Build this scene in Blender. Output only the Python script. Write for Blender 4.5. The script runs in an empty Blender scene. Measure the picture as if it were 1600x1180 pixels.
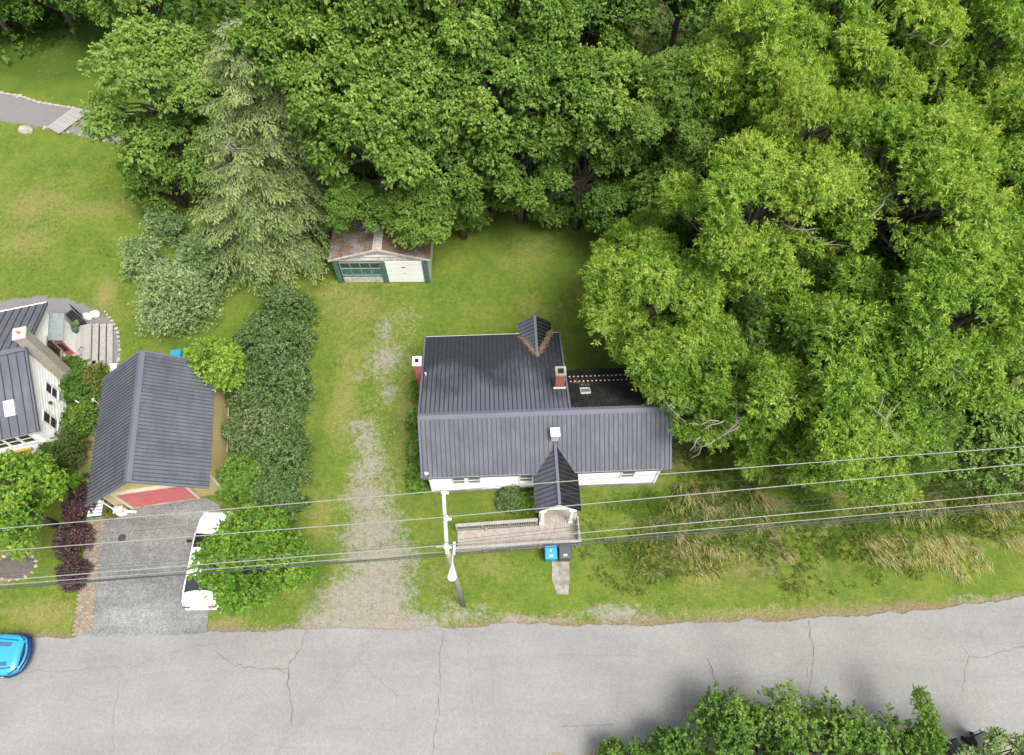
import bpy, math, random
import numpy as np
from mathutils import Vector, Matrix
random.seed(7)
R = math.radians
SC = bpy.context.scene
COL = SC.collection

# ------------------------------------------------------------------ camera, sky, sun, exposure
CAM_H, TILT, FOC = 36.0, R(29), 1100.0
cd = bpy.data.cameras.new('camera')
cam = bpy.data.objects.new('camera', cd); COL.objects.link(cam)
cam.location = (0, 0, CAM_H); cam.rotation_euler = (TILT, 0, 0)
cd.sensor_width = 36; cd.lens = FOC / 1600 * 36
cd.clip_start = 0.5; cd.clip_end = 2000
SC.camera = cam
SUN_DIR = Vector((0.30, -0.30, 0.90)).normalized()      # towards the sun
elev = math.asin(SUN_DIR.z); azim = math.atan2(SUN_DIR.x, SUN_DIR.y)
w = bpy.data.worlds.new('World'); SC.world = w; w.use_nodes = True
nt = w.node_tree
bg = nt.nodes['Background']
sky = nt.nodes.new('ShaderNodeTexSky'); sky.sky_type = 'NISHITA'; sky.sun_disc = False
sky.sun_elevation = elev; sky.sun_rotation = azim; sky.dust_density = 4.0; sky.air_density = 1.0; sky.ozone_density = 0.6
hs = nt.nodes.new('ShaderNodeHueSaturation'); hs.inputs['Saturation'].default_value = 0.28
nt.links.new(sky.outputs[0], hs.inputs['Color']); nt.links.new(hs.outputs[0], bg.inputs[0])
bg.inputs[1].default_value = 0.15
sl = bpy.data.lights.new('sun', 'SUN'); sl.energy = 1.9; sl.angle = R(24); sl.color = (1.0, 0.96, 0.88)
so = bpy.data.objects.new('sun', sl); COL.objects.link(so); so.location = (-30, 0, 60)
so.rotation_euler = SUN_DIR.to_track_quat('Z', 'Y').to_euler()
SC.view_settings.view_transform = 'Standard'; SC.view_settings.look = 'None'
SC.view_settings.gamma = 1; SC.view_settings.use_curve_mapping = False
SC.view_settings.exposure = 0.97
SC.cycles.max_bounces = 8; SC.cycles.diffuse_bounces = 4; SC.cycles.transmission_bounces = 4
SC.cycles.use_denoising = True

# ------------------------------------------------------------------ helpers
NR = np.random.default_rng(11)
def P(px, py, z=0.0):
    """world point at height z that the photograph shows at (px, py)"""
    u = (px - 800) / FOC; v = (590 - py) / FOC
    s = (CAM_H - z) / (math.cos(TILT) - v * math.sin(TILT))
    return Vector((u * s, (math.sin(TILT) + v * math.cos(TILT)) * s, z))

def hashn(ix, iy, seed):
    n = (ix * 374761393 + iy * 668265263 + seed * 974634777) & 0xffffffff
    n = ((n ^ (n >> 13)) * 1274126177) & 0xffffffff
    return ((n ^ (n >> 16)) & 0xffff) / 65535.0
def vnoise(x, y, seed=0):
    x = np.asarray(x, float); y = np.asarray(y, float)
    ix = np.floor(x).astype(np.int64); iy = np.floor(y).astype(np.int64)
    fx = x - ix; fy = y - iy
    fx = fx * fx * (3 - 2 * fx); fy = fy * fy * (3 - 2 * fy)
    a = hashn(ix, iy, seed); b = hashn(ix + 1, iy, seed); c = hashn(ix, iy + 1, seed); d = hashn(ix + 1, iy + 1, seed)
    return (a * (1 - fx) + b * fx) * (1 - fy) + (c * (1 - fx) + d * fx) * fy
def fbm(x, y, seed=0, o=4):
    t = 0; a = .5; n = 0
    for i in range(o):
        t = t + a * vnoise(x * 2 ** i, y * 2 ** i, seed + i); n += a; a *= .55
    return t / n

def tag(o, label=None, cat=None, group=None, kind=None):
    if label: o['label'] = label
    if cat: o['category'] = cat
    if group: o['group'] = group
    if kind: o['kind'] = kind
    return o
def empty(name, loc, rz=0.0, **k):
    o = bpy.data.objects.new(name, None); COL.objects.link(o)
    o.location = loc; o.rotation_euler = (0, 0, rz); o.empty_display_size = .2
    return tag(o, **k)
def link(name, me, parent=None, loc=None, rot=None, **k):
    o = bpy.data.objects.new(name, me); COL.objects.link(o)
    if parent: o.parent = parent
    if loc is not None: o.location = loc
    if rot is not None: o.rotation_euler = rot
    return tag(o, **k)

def fast_mesh(name, verts, faces_idx, nper, mats, attrs=None, smooth=False, mat_idx=None):
    """verts (N,3); faces_idx flat array; nper = verts per face"""
    me = bpy.data.meshes.new(name)
    nv = len(verts); nl = len(faces_idx); nf = nl // nper
    me.vertices.add(nv); me.vertices.foreach_set('co', np.ascontiguousarray(verts, dtype=np.float32).ravel())
    me.loops.add(nl); me.loops.foreach_set('vertex_index', np.ascontiguousarray(faces_idx, dtype=np.int32).ravel())
    me.polygons.add(nf)
    me.polygons.foreach_set('loop_start', np.arange(0, nl, nper, dtype=np.int32))
    me.polygons.foreach_set('loop_total', np.full(nf, nper, dtype=np.int32))
    if smooth: me.polygons.foreach_set('use_smooth', np.ones(nf, dtype=bool))
    for m in mats: me.materials.append(m)
    if mat_idx is not None: me.polygons.foreach_set('material_index', np.asarray(mat_idx, dtype=np.int32))
    me.update(calc_edges=True)
    if attrs:
        for nm, (dom, typ, data) in attrs.items():
            a = me.attributes.new(nm, typ, dom)
            a.data.foreach_set('color' if typ == 'FLOAT_COLOR' else 'value', np.ascontiguousarray(data, dtype=np.float32).ravel())
    return me

class MB:
    def __init__(s): s.v = []; s.f = []; s.m = []
    def add(s, vs, fs, mi=0):
        b = len(s.v); s.v += [tuple(v) for v in vs]
        for f in fs: s.f.append(tuple(b + i for i in f)); s.m.append(mi)
        return s
    def box(s, c, d, rz=0.0, mi=0, M=None):
        hx, hy, hz = d[0] / 2, d[1] / 2, d[2] / 2
        vs = [Vector((x, y, z)) for z in (-hz, hz) for y in (-hy, hy) for x in (-hx, hx)]
        if M is not None: vs = [M @ v for v in vs]
        elif rz:
            m = Matrix.Rotation(rz, 3, 'Z'); vs = [m @ v for v in vs]
        c = Vector(c)
        return s.add([v + c for v in vs], [(0, 2, 3, 1), (4, 5, 7, 6), (0, 1, 5, 4), (2, 6, 7, 3), (0, 4, 6, 2), (1, 3, 7, 5)], mi)
    def beam(s, a, b, wd, ht, up=(0, 0, 1), mi=0):
        a = Vector(a); b = Vector(b); d = (b - a); L = d.length; d.normalize()
        u = Vector(up); sd = d.cross(u)
        if sd.length < 1e-5: sd = d.cross(Vector((1, 0, 0)))
        sd.normalize(); u = sd.cross(d)
        M = Matrix((d, sd, u)).transposed()
        return s.box((a + b) / 2, (L, wd, ht), M=M, mi=mi)
    def prism(s, poly, axis, a, b, mi=0):
        """poly of 2-D points extruded along axis between a and b. axis 'x': poly is (y,z); 'y': (x,z); 'z': (x,y)"""
        def mk(p, t):
            return {'x': (t, p[0], p[1]), 'y': (p[0], t, p[1]), 'z': (p[0], p[1], t)}[axis]
        n = len(poly)
        vs = [mk(p, a) for p in poly] + [mk(p, b) for p in poly]
        fs = [tuple(range(n))[::-1], tuple(range(n, 2 * n))] + [(i, (i + 1) % n, n + (i + 1) % n, n + i) for i in range(n)]
        return s.add(vs, fs, mi)
    def slab(s, pts, th, mi=0):
        """planar polygon (top face) thickened downwards"""
        n = len(pts); p = [Vector(q) for q in pts]
        nr = (p[1] - p[0]).cross(p[2] - p[0]).normalized()
        if nr.z < 0: nr = -nr
        vs = p + [q - nr * th for q in p]
        return s.add(vs, [tuple(range(n)), tuple(range(n, 2 * n))[::-1]] + [(i, n + i, n + (i + 1) % n, (i + 1) % n) for i in range(n)], mi)
    def tube(s, pts, rad, n=6, mi=0, cap=True):
        pts = [Vector(p) for p in pts]
        if not isinstance(rad, (list, tuple)): rad = [rad] * len(pts)
        rings = []; b = len(s.v)
        for i, p in enumerate(pts):
            d = (pts[min(i + 1, len(pts) - 1)] - pts[max(i - 1, 0)]).normalized()
            a = d.cross(Vector((0, 0, 1))) if abs(d.z) < .95 else d.cross(Vector((1, 0, 0)))
            a.normalize(); c = d.cross(a)
            for k in range(n):
                t = 2 * math.pi * k / n
                s.v.append(tuple(p + (a * math.cos(t) + c * math.sin(t)) * rad[i]))
        for i in range(len(pts) - 1):
            for k in range(n):
                k2 = (k + 1) % n
                s.f.append((b + i * n + k, b + i * n + k2, b + (i + 1) * n + k2, b + (i + 1) * n + k)); s.m.append(mi)
        if cap:
            s.f.append(tuple(b + k for k in range(n))[::-1]); s.m.append(mi)
            e = b + (len(pts) - 1) * n
            s.f.append(tuple(e + k for k in range(n))); s.m.append(mi)
        return s
    def cyl(s, c, r0, r1, h, n=16, mi=0):
        c = Vector(c); return s.tube([c, c + Vector((0, 0, h))], [r0, r1], n, mi)
    def blob(s, c, r, seed=0, n=2, mi=0, jit=.25):
        import bmesh
        rg = random.Random(seed); bm = bmesh.new(); bmesh.ops.create_icosphere(bm, subdivisions=n, radius=1)
        bm.verts.ensure_lookup_table()
        vs = []
        for v in bm.verts:
            k = 1 + rg.uniform(-jit, jit); vs.append((c[0] + v.co.x * r[0] * k, c[1] + v.co.y * r[1] * k, c[2] + v.co.z * r[2] * k))
        fs = [tuple(v.index for v in f.verts) for f in bm.faces]; bm.free()
        return s.add(vs, fs, mi)
    def mesh(s, name, mats, smooth=False):
        me = bpy.data.meshes.new(name); me.from_pydata(s.v, [], s.f)
        for m in (mats if isinstance(mats, (list, tuple)) else [mats]): me.materials.append(m)
        me.polygons.foreach_set('material_index', s.m)
        if smooth: me.polygons.foreach_set('use_smooth', [True] * len(s.f))
        me.update(); me.validate(); return me
    def build(s, name, mats, parent=None, smooth=False, bevel=0, loc=None, rot=None, **k):
        o = link(name, s.mesh(name, mats, smooth), parent, loc, rot, **k)
        if bevel:
            b = o.modifiers.new('b', 'BEVEL'); b.width = bevel; b.segments = 2; b.limit_method = 'ANGLE'
        return o

# ------------------------------------------------------------------ materials
class NT:
    def __init__(s, name):
        s.m = bpy.data.materials.new(name); s.m.use_nodes = True; s.t = s.m.node_tree
        s.b = s.t.nodes['Principled BSDF']; s.out = s.t.nodes['Material Output']
    def n(s, typ, **k):
        x = s.t.nodes.new('ShaderNode' + typ)
        for a, b in k.items(): setattr(x, a, b)
        return x
    def l(s, a, b): s.t.links.new(a, b)
    def coord(s, kind='Object', scale=None):
        c = s.n('TexCoord').outputs[kind]
        if scale is not None:
            mp = s.n('Mapping'); mp.inputs['Scale'].default_value = scale; s.l(c, mp.inputs[0]); return mp.outputs[0]
        return c
    def noise(s, scale, det=4, rough=.55, vec=None, col=False):
        x = s.n('TexNoise'); x.inputs['Scale'].default_value = scale; x.inputs['Detail'].default_value = det; x.inputs['Roughness'].default_value = rough
        if vec is not None: s.l(vec, x.inputs['Vector'])
        return x.outputs['Color' if col else 'Fac']
    def ramp(s, fac, stops):
        r = s.n('ValToRGB'); e = r.color_ramp.elements
        while len(e) > 1: e.remove(e[-1])
        e[0].position = stops[0][0]; e[0].color = stops[0][1] + (1,) if len(stops[0][1]) == 3 else stops[0][1]
        for p, c in stops[1:]:
            x = e.new(p); x.color = tuple(c) + (1,) if len(c) == 3 else c
        s.l(fac, r.inputs[0]); return r.outputs[0]
    def mix(s, fac, a, b, mode='MIX'):
        x = s.n('Mix', data_type='RGBA', blend_type=mode)
        for i, v in ((0, fac), (6, a), (7, b)):
            if hasattr(v, 'is_output'): s.l(v, x.inputs[i])
            elif i == 0: x.inputs[0].default_value = v
            else: x.inputs[i].default_value = tuple(v) + (1,)
        return x.outputs[2]
    def math(s, op, a, b=None, c=None, clamp=False):
        x = s.n('Math', operation=op, use_clamp=clamp)
        for i, v in enumerate((a, b, c)):
            if v is None: continue
            if hasattr(v, 'is_output'): s.l(v, x.inputs[i])
            else: x.inputs[i].default_value = v
        return x.outputs[0]
    def bump(s, h, strength=.5, dist=.02):
        x = s.n('Bump'); x.inputs['Strength'].default_value = strength; x.inputs['Distance'].default_value = dist
        s.l(h, x.inputs['Height']); s.l(x.outputs[0], s.b.inputs['Normal'])
    def col(s, c):
        if hasattr(c, 'is_output'): s.l(c, s.b.inputs['Base Color'])
        else: s.b.inputs['Base Color'].default_value = tuple(c) + (1,)
    def rough(s, r): s.b.inputs['Roughness'].default_value = r

def simple(name, c, rough=.7, var=.18, scale=3.0, spec=.4, metal=0.0, bump=.15, dirt=None):
    t = NT(name); v = t.coord('Object')
    n1 = t.noise(scale, 5, .6, v); n2 = t.noise(scale * 9, 3, .6, v)
    lo = tuple(x * (1 - var) for x in c); hi = tuple(min(1, x * (1 + var)) for x in c)
    cc = t.ramp(n1, [(.3, lo), (.7, hi)])
    cc = t.mix(t.math('MULTIPLY', n2, .35), cc, lo)
    if dirt:
        n3 = t.noise(scale * .6, 6, .7, v)
        cc = t.mix(t.math('MULTIPLY', t.ramp(n3, [(.48, (0, 0, 0)), (.68, (1, 1, 1))]), dirt[1]), cc, dirt[0])
    t.col(cc); t.rough(rough); t.b.inputs['Specular IOR Level'].default_value = spec; t.b.inputs['Metallic'].default_value = metal
    if bump: t.bump(n2, bump, .01)
    return t.m

M = {}
M['white'] = simple('white_paint', (.82, .82, .80), .55, .06, 2, dirt=((.5, .48, .42), .25))
M['white_trim'] = simple('white_trim', (.82, .82, .80), .5, .05, 2)
M['roof'] = simple('grey_metal_roof', (.092, .098, .119), .40, .16, .7, spec=.5, bump=.05, dirt=((.065, .068, .075), .6))
M['roof_rib'] = simple('grey_metal_rib', (.034, .036, .046), .5, .10, .8, spec=.5, bump=.05)
M['roof_cap'] = simple('grey_metal_cap', (.105, .11, .14), .42, .08, .8, spec=.5, bump=.05)
M['brick'] = simple('red_brick', (.33, .085, .07), .85, .25, 9, dirt=((.2, .12, .1), .5))
M['mortar'] = simple('mortar', (.42, .38, .34), .9)
M['concrete'] = simple('concrete', (.27, .25, .215), .95, .3, 3, dirt=((.13, .11, .075), .9))
M['black'] = simple('black_plastic', (.012, .012, .013), .45, .2)
M['soot'] = simple('soot', (.01, .01, .01), .95)
M['yellow'] = simple('yellow_siding', (.50, .42, .19), .7, .1)
M['red'] = simple('faded_red', (.52, .14, .145), .65, .15, 2, dirt=((.55, .2, .2), .5))
M['darkred'] = simple('dark_red', (.13, .018, .02), .6)
M['beige'] = simple('beige_trim', (.62, .55, .42), .6)
M['wood'] = simple('weathered_wood', (.37, .33, .285), .85, .22, 5, dirt=((.22, .2, .17), .5))
M['woodgrey'] = simple('silver_wood', (.31, .295, .28), .85, .2, 5, dirt=((.22, .21, .2), .5))
M['pole'] = simple('pole_wood', (.27, .235, .195), .9, .25, 6)
M['galv'] = simple('galvanised', (.42, .43, .43), .5, .08)
M['green'] = simple('dark_green_paint', (.05, .14, .12), .6, .3, 6, dirt=((.25, .27, .22), .5))
M['weather_white'] = simple('flaking_white', (.55, .50, .47), .85, .25, 6, dirt=((.28, .22, .18), .8))
M['blue_bin'] = simple('blue_plastic', (.02, .25, .40), .4, .06)
M['grey_bin'] = simple('grey_plastic', (.06, .062, .07), .5, .1)
M['stone'] = simple('pale_stone', (.36, .33, .28), .9, .3, 4, dirt=((.16, .14, .11), .6))
M['wire'] = simple('aluminium_wire', (.24, .24, .225), .6, .05, bump=0)
M['cable'] = simple('dark_cable', (.055, .06, .06), .7, .1, bump=0)
M['bark'] = simple('grey_bark', (.13, .11, .09), .95, .35, 6, bump=.6)
M['deadwood'] = simple('dead_wood', (.23, .21, .18), .95, .25, 6)
M['terracotta'] = simple('terracotta', (.42, .17, .09), .8)
M['pot_green'] = simple('green_pot', (.02, .12, .10), .4)
M['needles'] = simple('dead_needles', (.23, .155, .09), .95, .35, 10)
M['slate'] = simple('grey_shingle', (.22, .24, .25), .9, .25, 10)
M['iron'] = simple('cast_iron', (.05, .05, .05), .7)
M['whitecar'] = simple('white_car_paint', (.80, .81, .83), .18, .02, 1, bump=0)
M['bluecar'] = simple('blue_car_paint', (.03, .27, .50), .22, .03, 1, bump=0)
M['bluedark'] = simple('blue_dark_trim', (.006, .03, .10), .3, .1)
M['taillight'] = simple('red_lens', (.45, .02, .02), .3)
M['tyre'] = simple('tyre', (.02, .02, .02), .9)
M['amber'] = simple('amber_wood', (.5, .26, .05), .6)
def glass(name, c, r=.06):
    t = NT(name); t.col(c); t.rough(r); t.b.inputs['Specular IOR Level'].default_value = .7
    return t.m
M['glass'] = glass('window_glass', (.045, .05, .045))
M['glass_lit'] = glass('window_glass_pale', (.16, .16, .12), .15)
M['carglass'] = glass('car_glass', (.012, .016, .018))

# main back roof: dark weathered metal, dirty towards the eave
def back_roof_mat():
    t = NT('dark_weathered_roof'); v = t.coord('Object')
    sx = t.n('SeparateXYZ'); t.l(v, sx.inputs[0])
    st = t.coord('Object', (4.0, .5, .5))
    streak = t.noise(2.2, 6, .7, st); big = t.noise(.5, 3, .5, v)
    g = t.math('ADD', t.math('MULTIPLY', t.math('SUBTRACT', sx.outputs[1], 2.6), .16), t.math('MULTIPLY', t.math('SUBTRACT', big, .5), 1.5))
    g = t.math('ADD', g, t.math('MULTIPLY', t.math('SUBTRACT', streak, .5), .8))
    base = t.ramp(g, [(.1, (.088, .092, .115)), (.6, (.024, .026, .032))])
    pale = t.ramp(t.noise(14, 6, .75, st), [(.53, (0, 0, 0)), (.66, (1, 1, 1))])
    pale = t.math('MULTIPLY', pale, t.ramp(sx.outputs[0], [(.0, (.12,) * 3), (1, (.55,) * 3)]) if False else .45)
    t.col(t.mix(pale, base, (.16, .17, .17))); t.rough(.55); t.b.inputs['Specular IOR Level'].default_value = .4
    return t.m
M['backroof'] = back_roof_mat()
M['blackslope'] = simple('black_slope', (.013, .014, .016), .85, .3, 2, spec=.12, dirt=((.05, .042, .034), .35))  # black staining; dark side under west light is put into this colour too
M['blackroof'] = simple('black_stained_roof', (.014, .014, .015), .7, .4, 2, dirt=((.05, .045, .035), .6))

def shed_roof_mat():
    t = NT('mossy_shed_roof'); v = t.coord('Object')
    n = t.noise(1.1, 6, .65, v); f = t.noise(14, 5, .7, v)
    c = t.ramp(f, [(.3, (.10, .095, .085)), (.7, (.28, .27, .26))])
    b = t.ramp(f, [(.3, (.075, .05, .032)), (.7, (.23, .15, .09))])
    t.col(t.mix(t.ramp(n, [(.40, (0, 0, 0)), (.52, (1, 1, 1))]), c, b)); t.rough(.95); t.bump(f, .8, .03)
    return t.m
M['shedroof'] = shed_roof_mat()

def weather_roof(m):
    t = m.node_tree; b = t.nodes['Principled BSDF']; src = b.inputs['Base Color'].links[0].from_socket
    v = t.nodes.new('ShaderNodeTexCoord'); mp = t.nodes.new('ShaderNodeMapping'); mp.inputs['Scale'].default_value = (1.2, .35, .35); t.links.new(v.outputs['Object'], mp.inputs[0])
    n = t.nodes.new('ShaderNodeTexNoise'); n.inputs['Scale'].default_value = 2.4; n.inputs['Detail'].default_value = 7; n.inputs['Roughness'].default_value = .72; t.links.new(mp.outputs[0], n.inputs['Vector'])
    r = t.nodes.new('ShaderNodeValToRGB'); r.color_ramp.elements[0].position = .3; r.color_ramp.elements[0].color = (.72, .72, .74, 1); r.color_ramp.elements[1].position = .7; r.color_ramp.elements[1].color = (1.18, 1.18, 1.16, 1); t.links.new(n.outputs['Fac'], r.inputs[0])
    x = t.nodes.new('ShaderNodeMix'); x.data_type = 'RGBA'; x.blend_type = 'MULTIPLY'; x.inputs[0].default_value = 1; t.links.new(src, x.inputs[6]); t.links.new(r.outputs[0], x.inputs[7]); t.links.new(x.outputs[2], b.inputs['Base Color'])
    rr = t.nodes.new('ShaderNodeMapRange'); rr.inputs['To Min'].default_value = .32; rr.inputs['To Max'].default_value = .58; t.links.new(n.outputs['Fac'], rr.inputs[0]); t.links.new(rr.outputs[0], b.inputs['Roughness'])
weather_roof(M['roof'])
def asphalt(name, c, patch, aggr=.32):
    t = NT(name); v = t.coord('Object')
    f = t.noise(11, 6, .9, v); g = t.noise(.28, 5, .6, v); h = t.noise(3.5, 5, .7, v); st = t.noise(.6, 5, .6, t.coord('Object', (.25, 1.6, 1)))
    k = t.math('ADD', t.math('MULTIPLY', g, .45), t.math('ADD', t.math('MULTIPLY', h, .2), t.math('MULTIPLY', st, .35)))
    base = t.ramp(k, [(.38, tuple(x * (1 - patch) for x in c)), (.6, c), (.75, tuple(x * 1.08 for x in c))])
    sp = t.ramp(f, [(.36, (1 - aggr,) * 3), (.64, (1 + aggr * .7,) * 3)])
    t.col(t.mix(1.0, base, sp, 'MULTIPLY')); t.rough(.9); t.b.inputs['Specular IOR Level'].default_value = .25
    t.bump(f, .35, .01); return t.m
M['road'] = asphalt('worn_asphalt', (.238, .235, .230), .20, .22)
M['drive'] = asphalt('stony_driveway', (.245, .248, .242), .55, .55)
M['crack'] = simple('crack', (.135, .13, .115), .95, .4, 3)
M['crackfaint'] = simple('sealed_joint', (.178, .173, .165), .95, .2, 3)

def leaf_mat(name, stops, trans=.35, gloss=.05, rough=.5):
    t = NT(name); t.t.nodes.remove(t.b)
    a = t.n('Attribute', attribute_name='tint')
    oi = t.n('ObjectInfo'); sc_ = t.n('SeparateColor'); t.l(oi.outputs['Color'], sc_.inputs[0])
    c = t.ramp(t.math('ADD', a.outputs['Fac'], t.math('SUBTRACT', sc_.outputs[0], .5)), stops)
    d = t.n('BsdfDiffuse'); tr = t.n('BsdfTranslucent'); g = t.n('BsdfGlossy'); g.inputs['Roughness'].default_value = rough
    t.l(c, d.inputs[0])
    hc = t.mix(.5, c, (.5, .62, .05), 'MULTIPLY'); hc = t.mix(.5, c, hc)
    t.l(t.mix(1.0, c, (1.25, 1.3, .55), 'MULTIPLY'), tr.inputs[0])
    m1 = t.n('MixShader'); m1.inputs[0].default_value = trans; t.l(d.outputs[0], m1.inputs[1]); t.l(tr.outputs[0], m1.inputs[2])
    m2 = t.n('MixShader'); m2.inputs[0].default_value = gloss; t.l(m1.outputs[0], m2.inputs[1]); t.l(g.outputs[0], m2.inputs[2])
    g.inputs[0].default_value = (.8, .85, .8, 1)
    t.l(m2.outputs[0], t.out.inputs[0]); return t.m
LM = {
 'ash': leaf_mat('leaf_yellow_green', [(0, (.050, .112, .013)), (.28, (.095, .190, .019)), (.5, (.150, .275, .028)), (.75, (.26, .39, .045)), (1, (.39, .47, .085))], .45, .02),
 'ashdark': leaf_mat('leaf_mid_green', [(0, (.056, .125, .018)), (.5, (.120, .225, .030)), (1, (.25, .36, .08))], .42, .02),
 'maple': leaf_mat('leaf_maple_green', [(0, (.040, .092, .013)), (.4, (.088, .175, .023)), (.7, (.160, .268, .038)), (1, (.30, .40, .09))], .42, .02),
 'silver': leaf_mat('leaf_silver_green', [(0, (.07, .14, .04)), (.4, (.165, .26, .085)), (.8, (.33, .42, .19)), (1, (.45, .52, .30))], .28, .03),
 'lilac': leaf_mat('leaf_dark_green', [(0, (.045, .095, .024)), (.5, (.115, .190, .050)), (.9, (.16, .225, .085)), (1, (.27, .24, .14))], .3, .03),
 'conifer': leaf_mat('needle_olive', [(0, (.065, .108, .030)), (.5, (.160, .215, .065)), (.85, (.29, .345, .125)), (1, (.36, .36, .11))], .28, .02),
 'lime': leaf_mat('leaf_lime', [(0, (.060, .15, .014)), (.5, (.135, .27, .024)), (1, (.30, .42, .055))], .42, .02),
 'purple': leaf_mat('leaf_purple', [(0, (.032, .016, .02)), (.5, (.07, .034, .04)), (1, (.16, .06, .07))], .2, .05),
 'juniper': leaf_mat('leaf_juniper', [(0, (.036, .07, .014)), (.5, (.085, .13, .022)), (1, (.21, .23, .05))], .22, .02),
 'orange': leaf_mat('leaf_gold', [(0, (.09, .11, .02)), (.5, (.22, .21, .03)), (1, (.42, .26, .05))], .3, .02),
 'grass': leaf_mat('grass_blades', [(0, (.05, .10, .014)), (.5, (.115, .17, .022)), (.8, (.20, .22, .04)), (1, (.36, .31, .12))], .3, .02),
 'straw': leaf_mat('straw_blades', [(0, (.15, .19, .05)), (.5, (.36, .33, .12)), (1, (.54, .46, .22))], .35, .02),
}

# ------------------------------------------------------------------ ground
RX = np.array([-220, -90, -60, -40, -25, -12, 0, 8, 15, 20, 25.5, 33, 45, 60, 90, 220], float)
RY = np.array([2.0, 3.4, 4.3, 4.9, 5.42, 5.82, 6.10, 6.18, 6.42, 6.80, 7.42, 8.5, 10.6, 13.4, 19.5, 46.0], float)
def road_n(x): return np.interp(x, RX, RY)
def road_s(x): return np.interp(x, RX, RY) - 5.65
def ax(a, b, st, outer):
    core = np.arange(a, b + 1e-6, st)
    lo = a - np.cumsum(st * 1.22 ** np.arange(1, 60)); lo = lo[lo > -outer][::-1]
    hi = core[-1] + np.cumsum(st * 1.22 ** np.arange(1, 60)); hi = hi[hi < outer]
    return np.concatenate([[-outer], lo, core, hi, [outer]])
gx = ax(-38, 38, .20, 500); gy = ax(-1.5, 47, .20, 500)
GX, GY = np.meshgrid(gx, gy)
fx, fy = GX.ravel(), GY.ravel()
dist_road = fy - road_n(fx)
on_road = (dist_road < .25) & (fy > road_s(fx) - .25)
GZ = np.where(on_road, 0, (fbm(fx * .6, fy * .6, 3) - .5) * .08 + (vnoise(fx * 2.5, fy * 2.5, 9) - .5) * .035 - .0)
far = np.clip((np.hypot(fx, fy - 20) - 80) / 300, 0, 1)
GZ = GZ * (1 - far)
DRIVE = [P(136, 812), P(166, 806), P(212, 795), P(318, 776), P(345, 790), P(322, 997), P(118, 999)]
DRIVE = [(p.x, p.y) for p in DRIVE]
def inpoly(x, y, poly):
    r = np.zeros(x.shape, bool); n = len(poly)
    for i in range(n):
        x1, y1 = poly[i]; x2, y2 = poly[(i + 1) % n]
        c = ((y1 > y) != (y2 > y)) & (x < (x2 - x1) * (y - y1) / (y2 - y1 + 1e-12) + x1); r ^= c
    return r
def segdist(x, y, pts):
    d = np.full(x.shape, 1e9)
    for (x1, y1), (x2, y2) in zip(pts[:-1], pts[1:]):
        t = np.clip(((x - x1) * (x2 - x1) + (y - y1) * (y2 - y1)) / ((x2 - x1) ** 2 + (y2 - y1) ** 2 + 1e-9), 0, 1)
        d = np.minimum(d, np.hypot(x - x1 - t * (x2 - x1), y - y1 - t * (y2 - y1)))
    return d
GZ[inpoly(fx, fy, DRIVE) | (segdist(fx, fy, DRIVE + DRIVE[:1]) < .3)] = -.02
def blobs(lst):
    a = np.zeros(fx.shape)
    for (px, py, rx, ry, s) in lst:
        c = P(px, py); k = FOC / (CAM_H / (math.cos(TILT) - (590 - py) / FOC * math.sin(TILT)))
        d2 = ((fx - c.x) / (rx / k)) ** 2 + ((fy - c.y) / (ry / k / .9)) ** 2
        a = np.maximum(a, s * np.exp(-d2 * .8))
    return a
n1 = fbm(fx * .8, fy * .8, 21); n2 = fbm(fx * .25, fy * .25, 31)
gravel = blobs([(560, 985, 95, 45, 1.3), (640, 975, 60, 22, 1.1), (575, 930, 78, 40, 1.15), (590, 880, 62, 40, 1.0), (578, 830, 50, 40, .95), (572, 780, 42, 36, .92),
    (578, 735, 36, 34, .85), (572, 690, 26, 34, .8), (570, 665, 36, 14, .75), (610, 615, 16, 22, .65), (600, 560, 36, 26, .8), (598, 520, 20, 30, .75), (640, 490, 26, 22, .5),
    (560, 590, 18, 16, .55), (720, 962, 60, 16, .8), (820, 968, 90, 8, .7), (960, 958, 70, 14, .85), (1180, 952, 70, 8, .45), (1530, 935, 60, 8, .6), (700, 940, 30, 18, .55), (505, 930, 28, 40, .5)])
verge = np.clip(1 - np.abs(dist_road) / (.45 + 1.3 * fbm(fx * .35, fy * .1, 91) ** 2), 0, 1)
verge = np.maximum(verge, np.clip(1 - np.abs(fy - road_s(fx)) / .7, 0, 1))
gravel = gravel * 1.12 + (n1 - .5) * .55
gravel = np.where(dist_road < -0.2, np.maximum(gravel, .9), gravel)
dry = .10 + blobs([(150, 330, 60, 22, .6), (60, 320, 50, 40, .5), (40, 380, 40, 30, .5), (165, 460, 18, 30, .9), (70, 960, 60, 20, .8), (30, 850, 30, 30, .3), (560, 480, 60, 40, .55), (540, 600, 22, 90, .55),
    (640, 650, 18, 80, .55), (1130, 960, 200, 10, .5), (700, 900, 40, 20, .4), (340, 980, 60, 15, .7), (500, 800, 20, 60, .4), (760, 880, 40, 20, .5), (1100, 890, 90, 30, .45), (150, 650, 14, 60, .6),
    (930, 480, 16, 60, .6), (840, 480, 40, 20, .45), (520, 460, 40, 12, .6), (830, 400, 50, 30, .35)]) + (n2 - .5) * .5 + (n1 - .5) * .3 + .08
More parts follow.
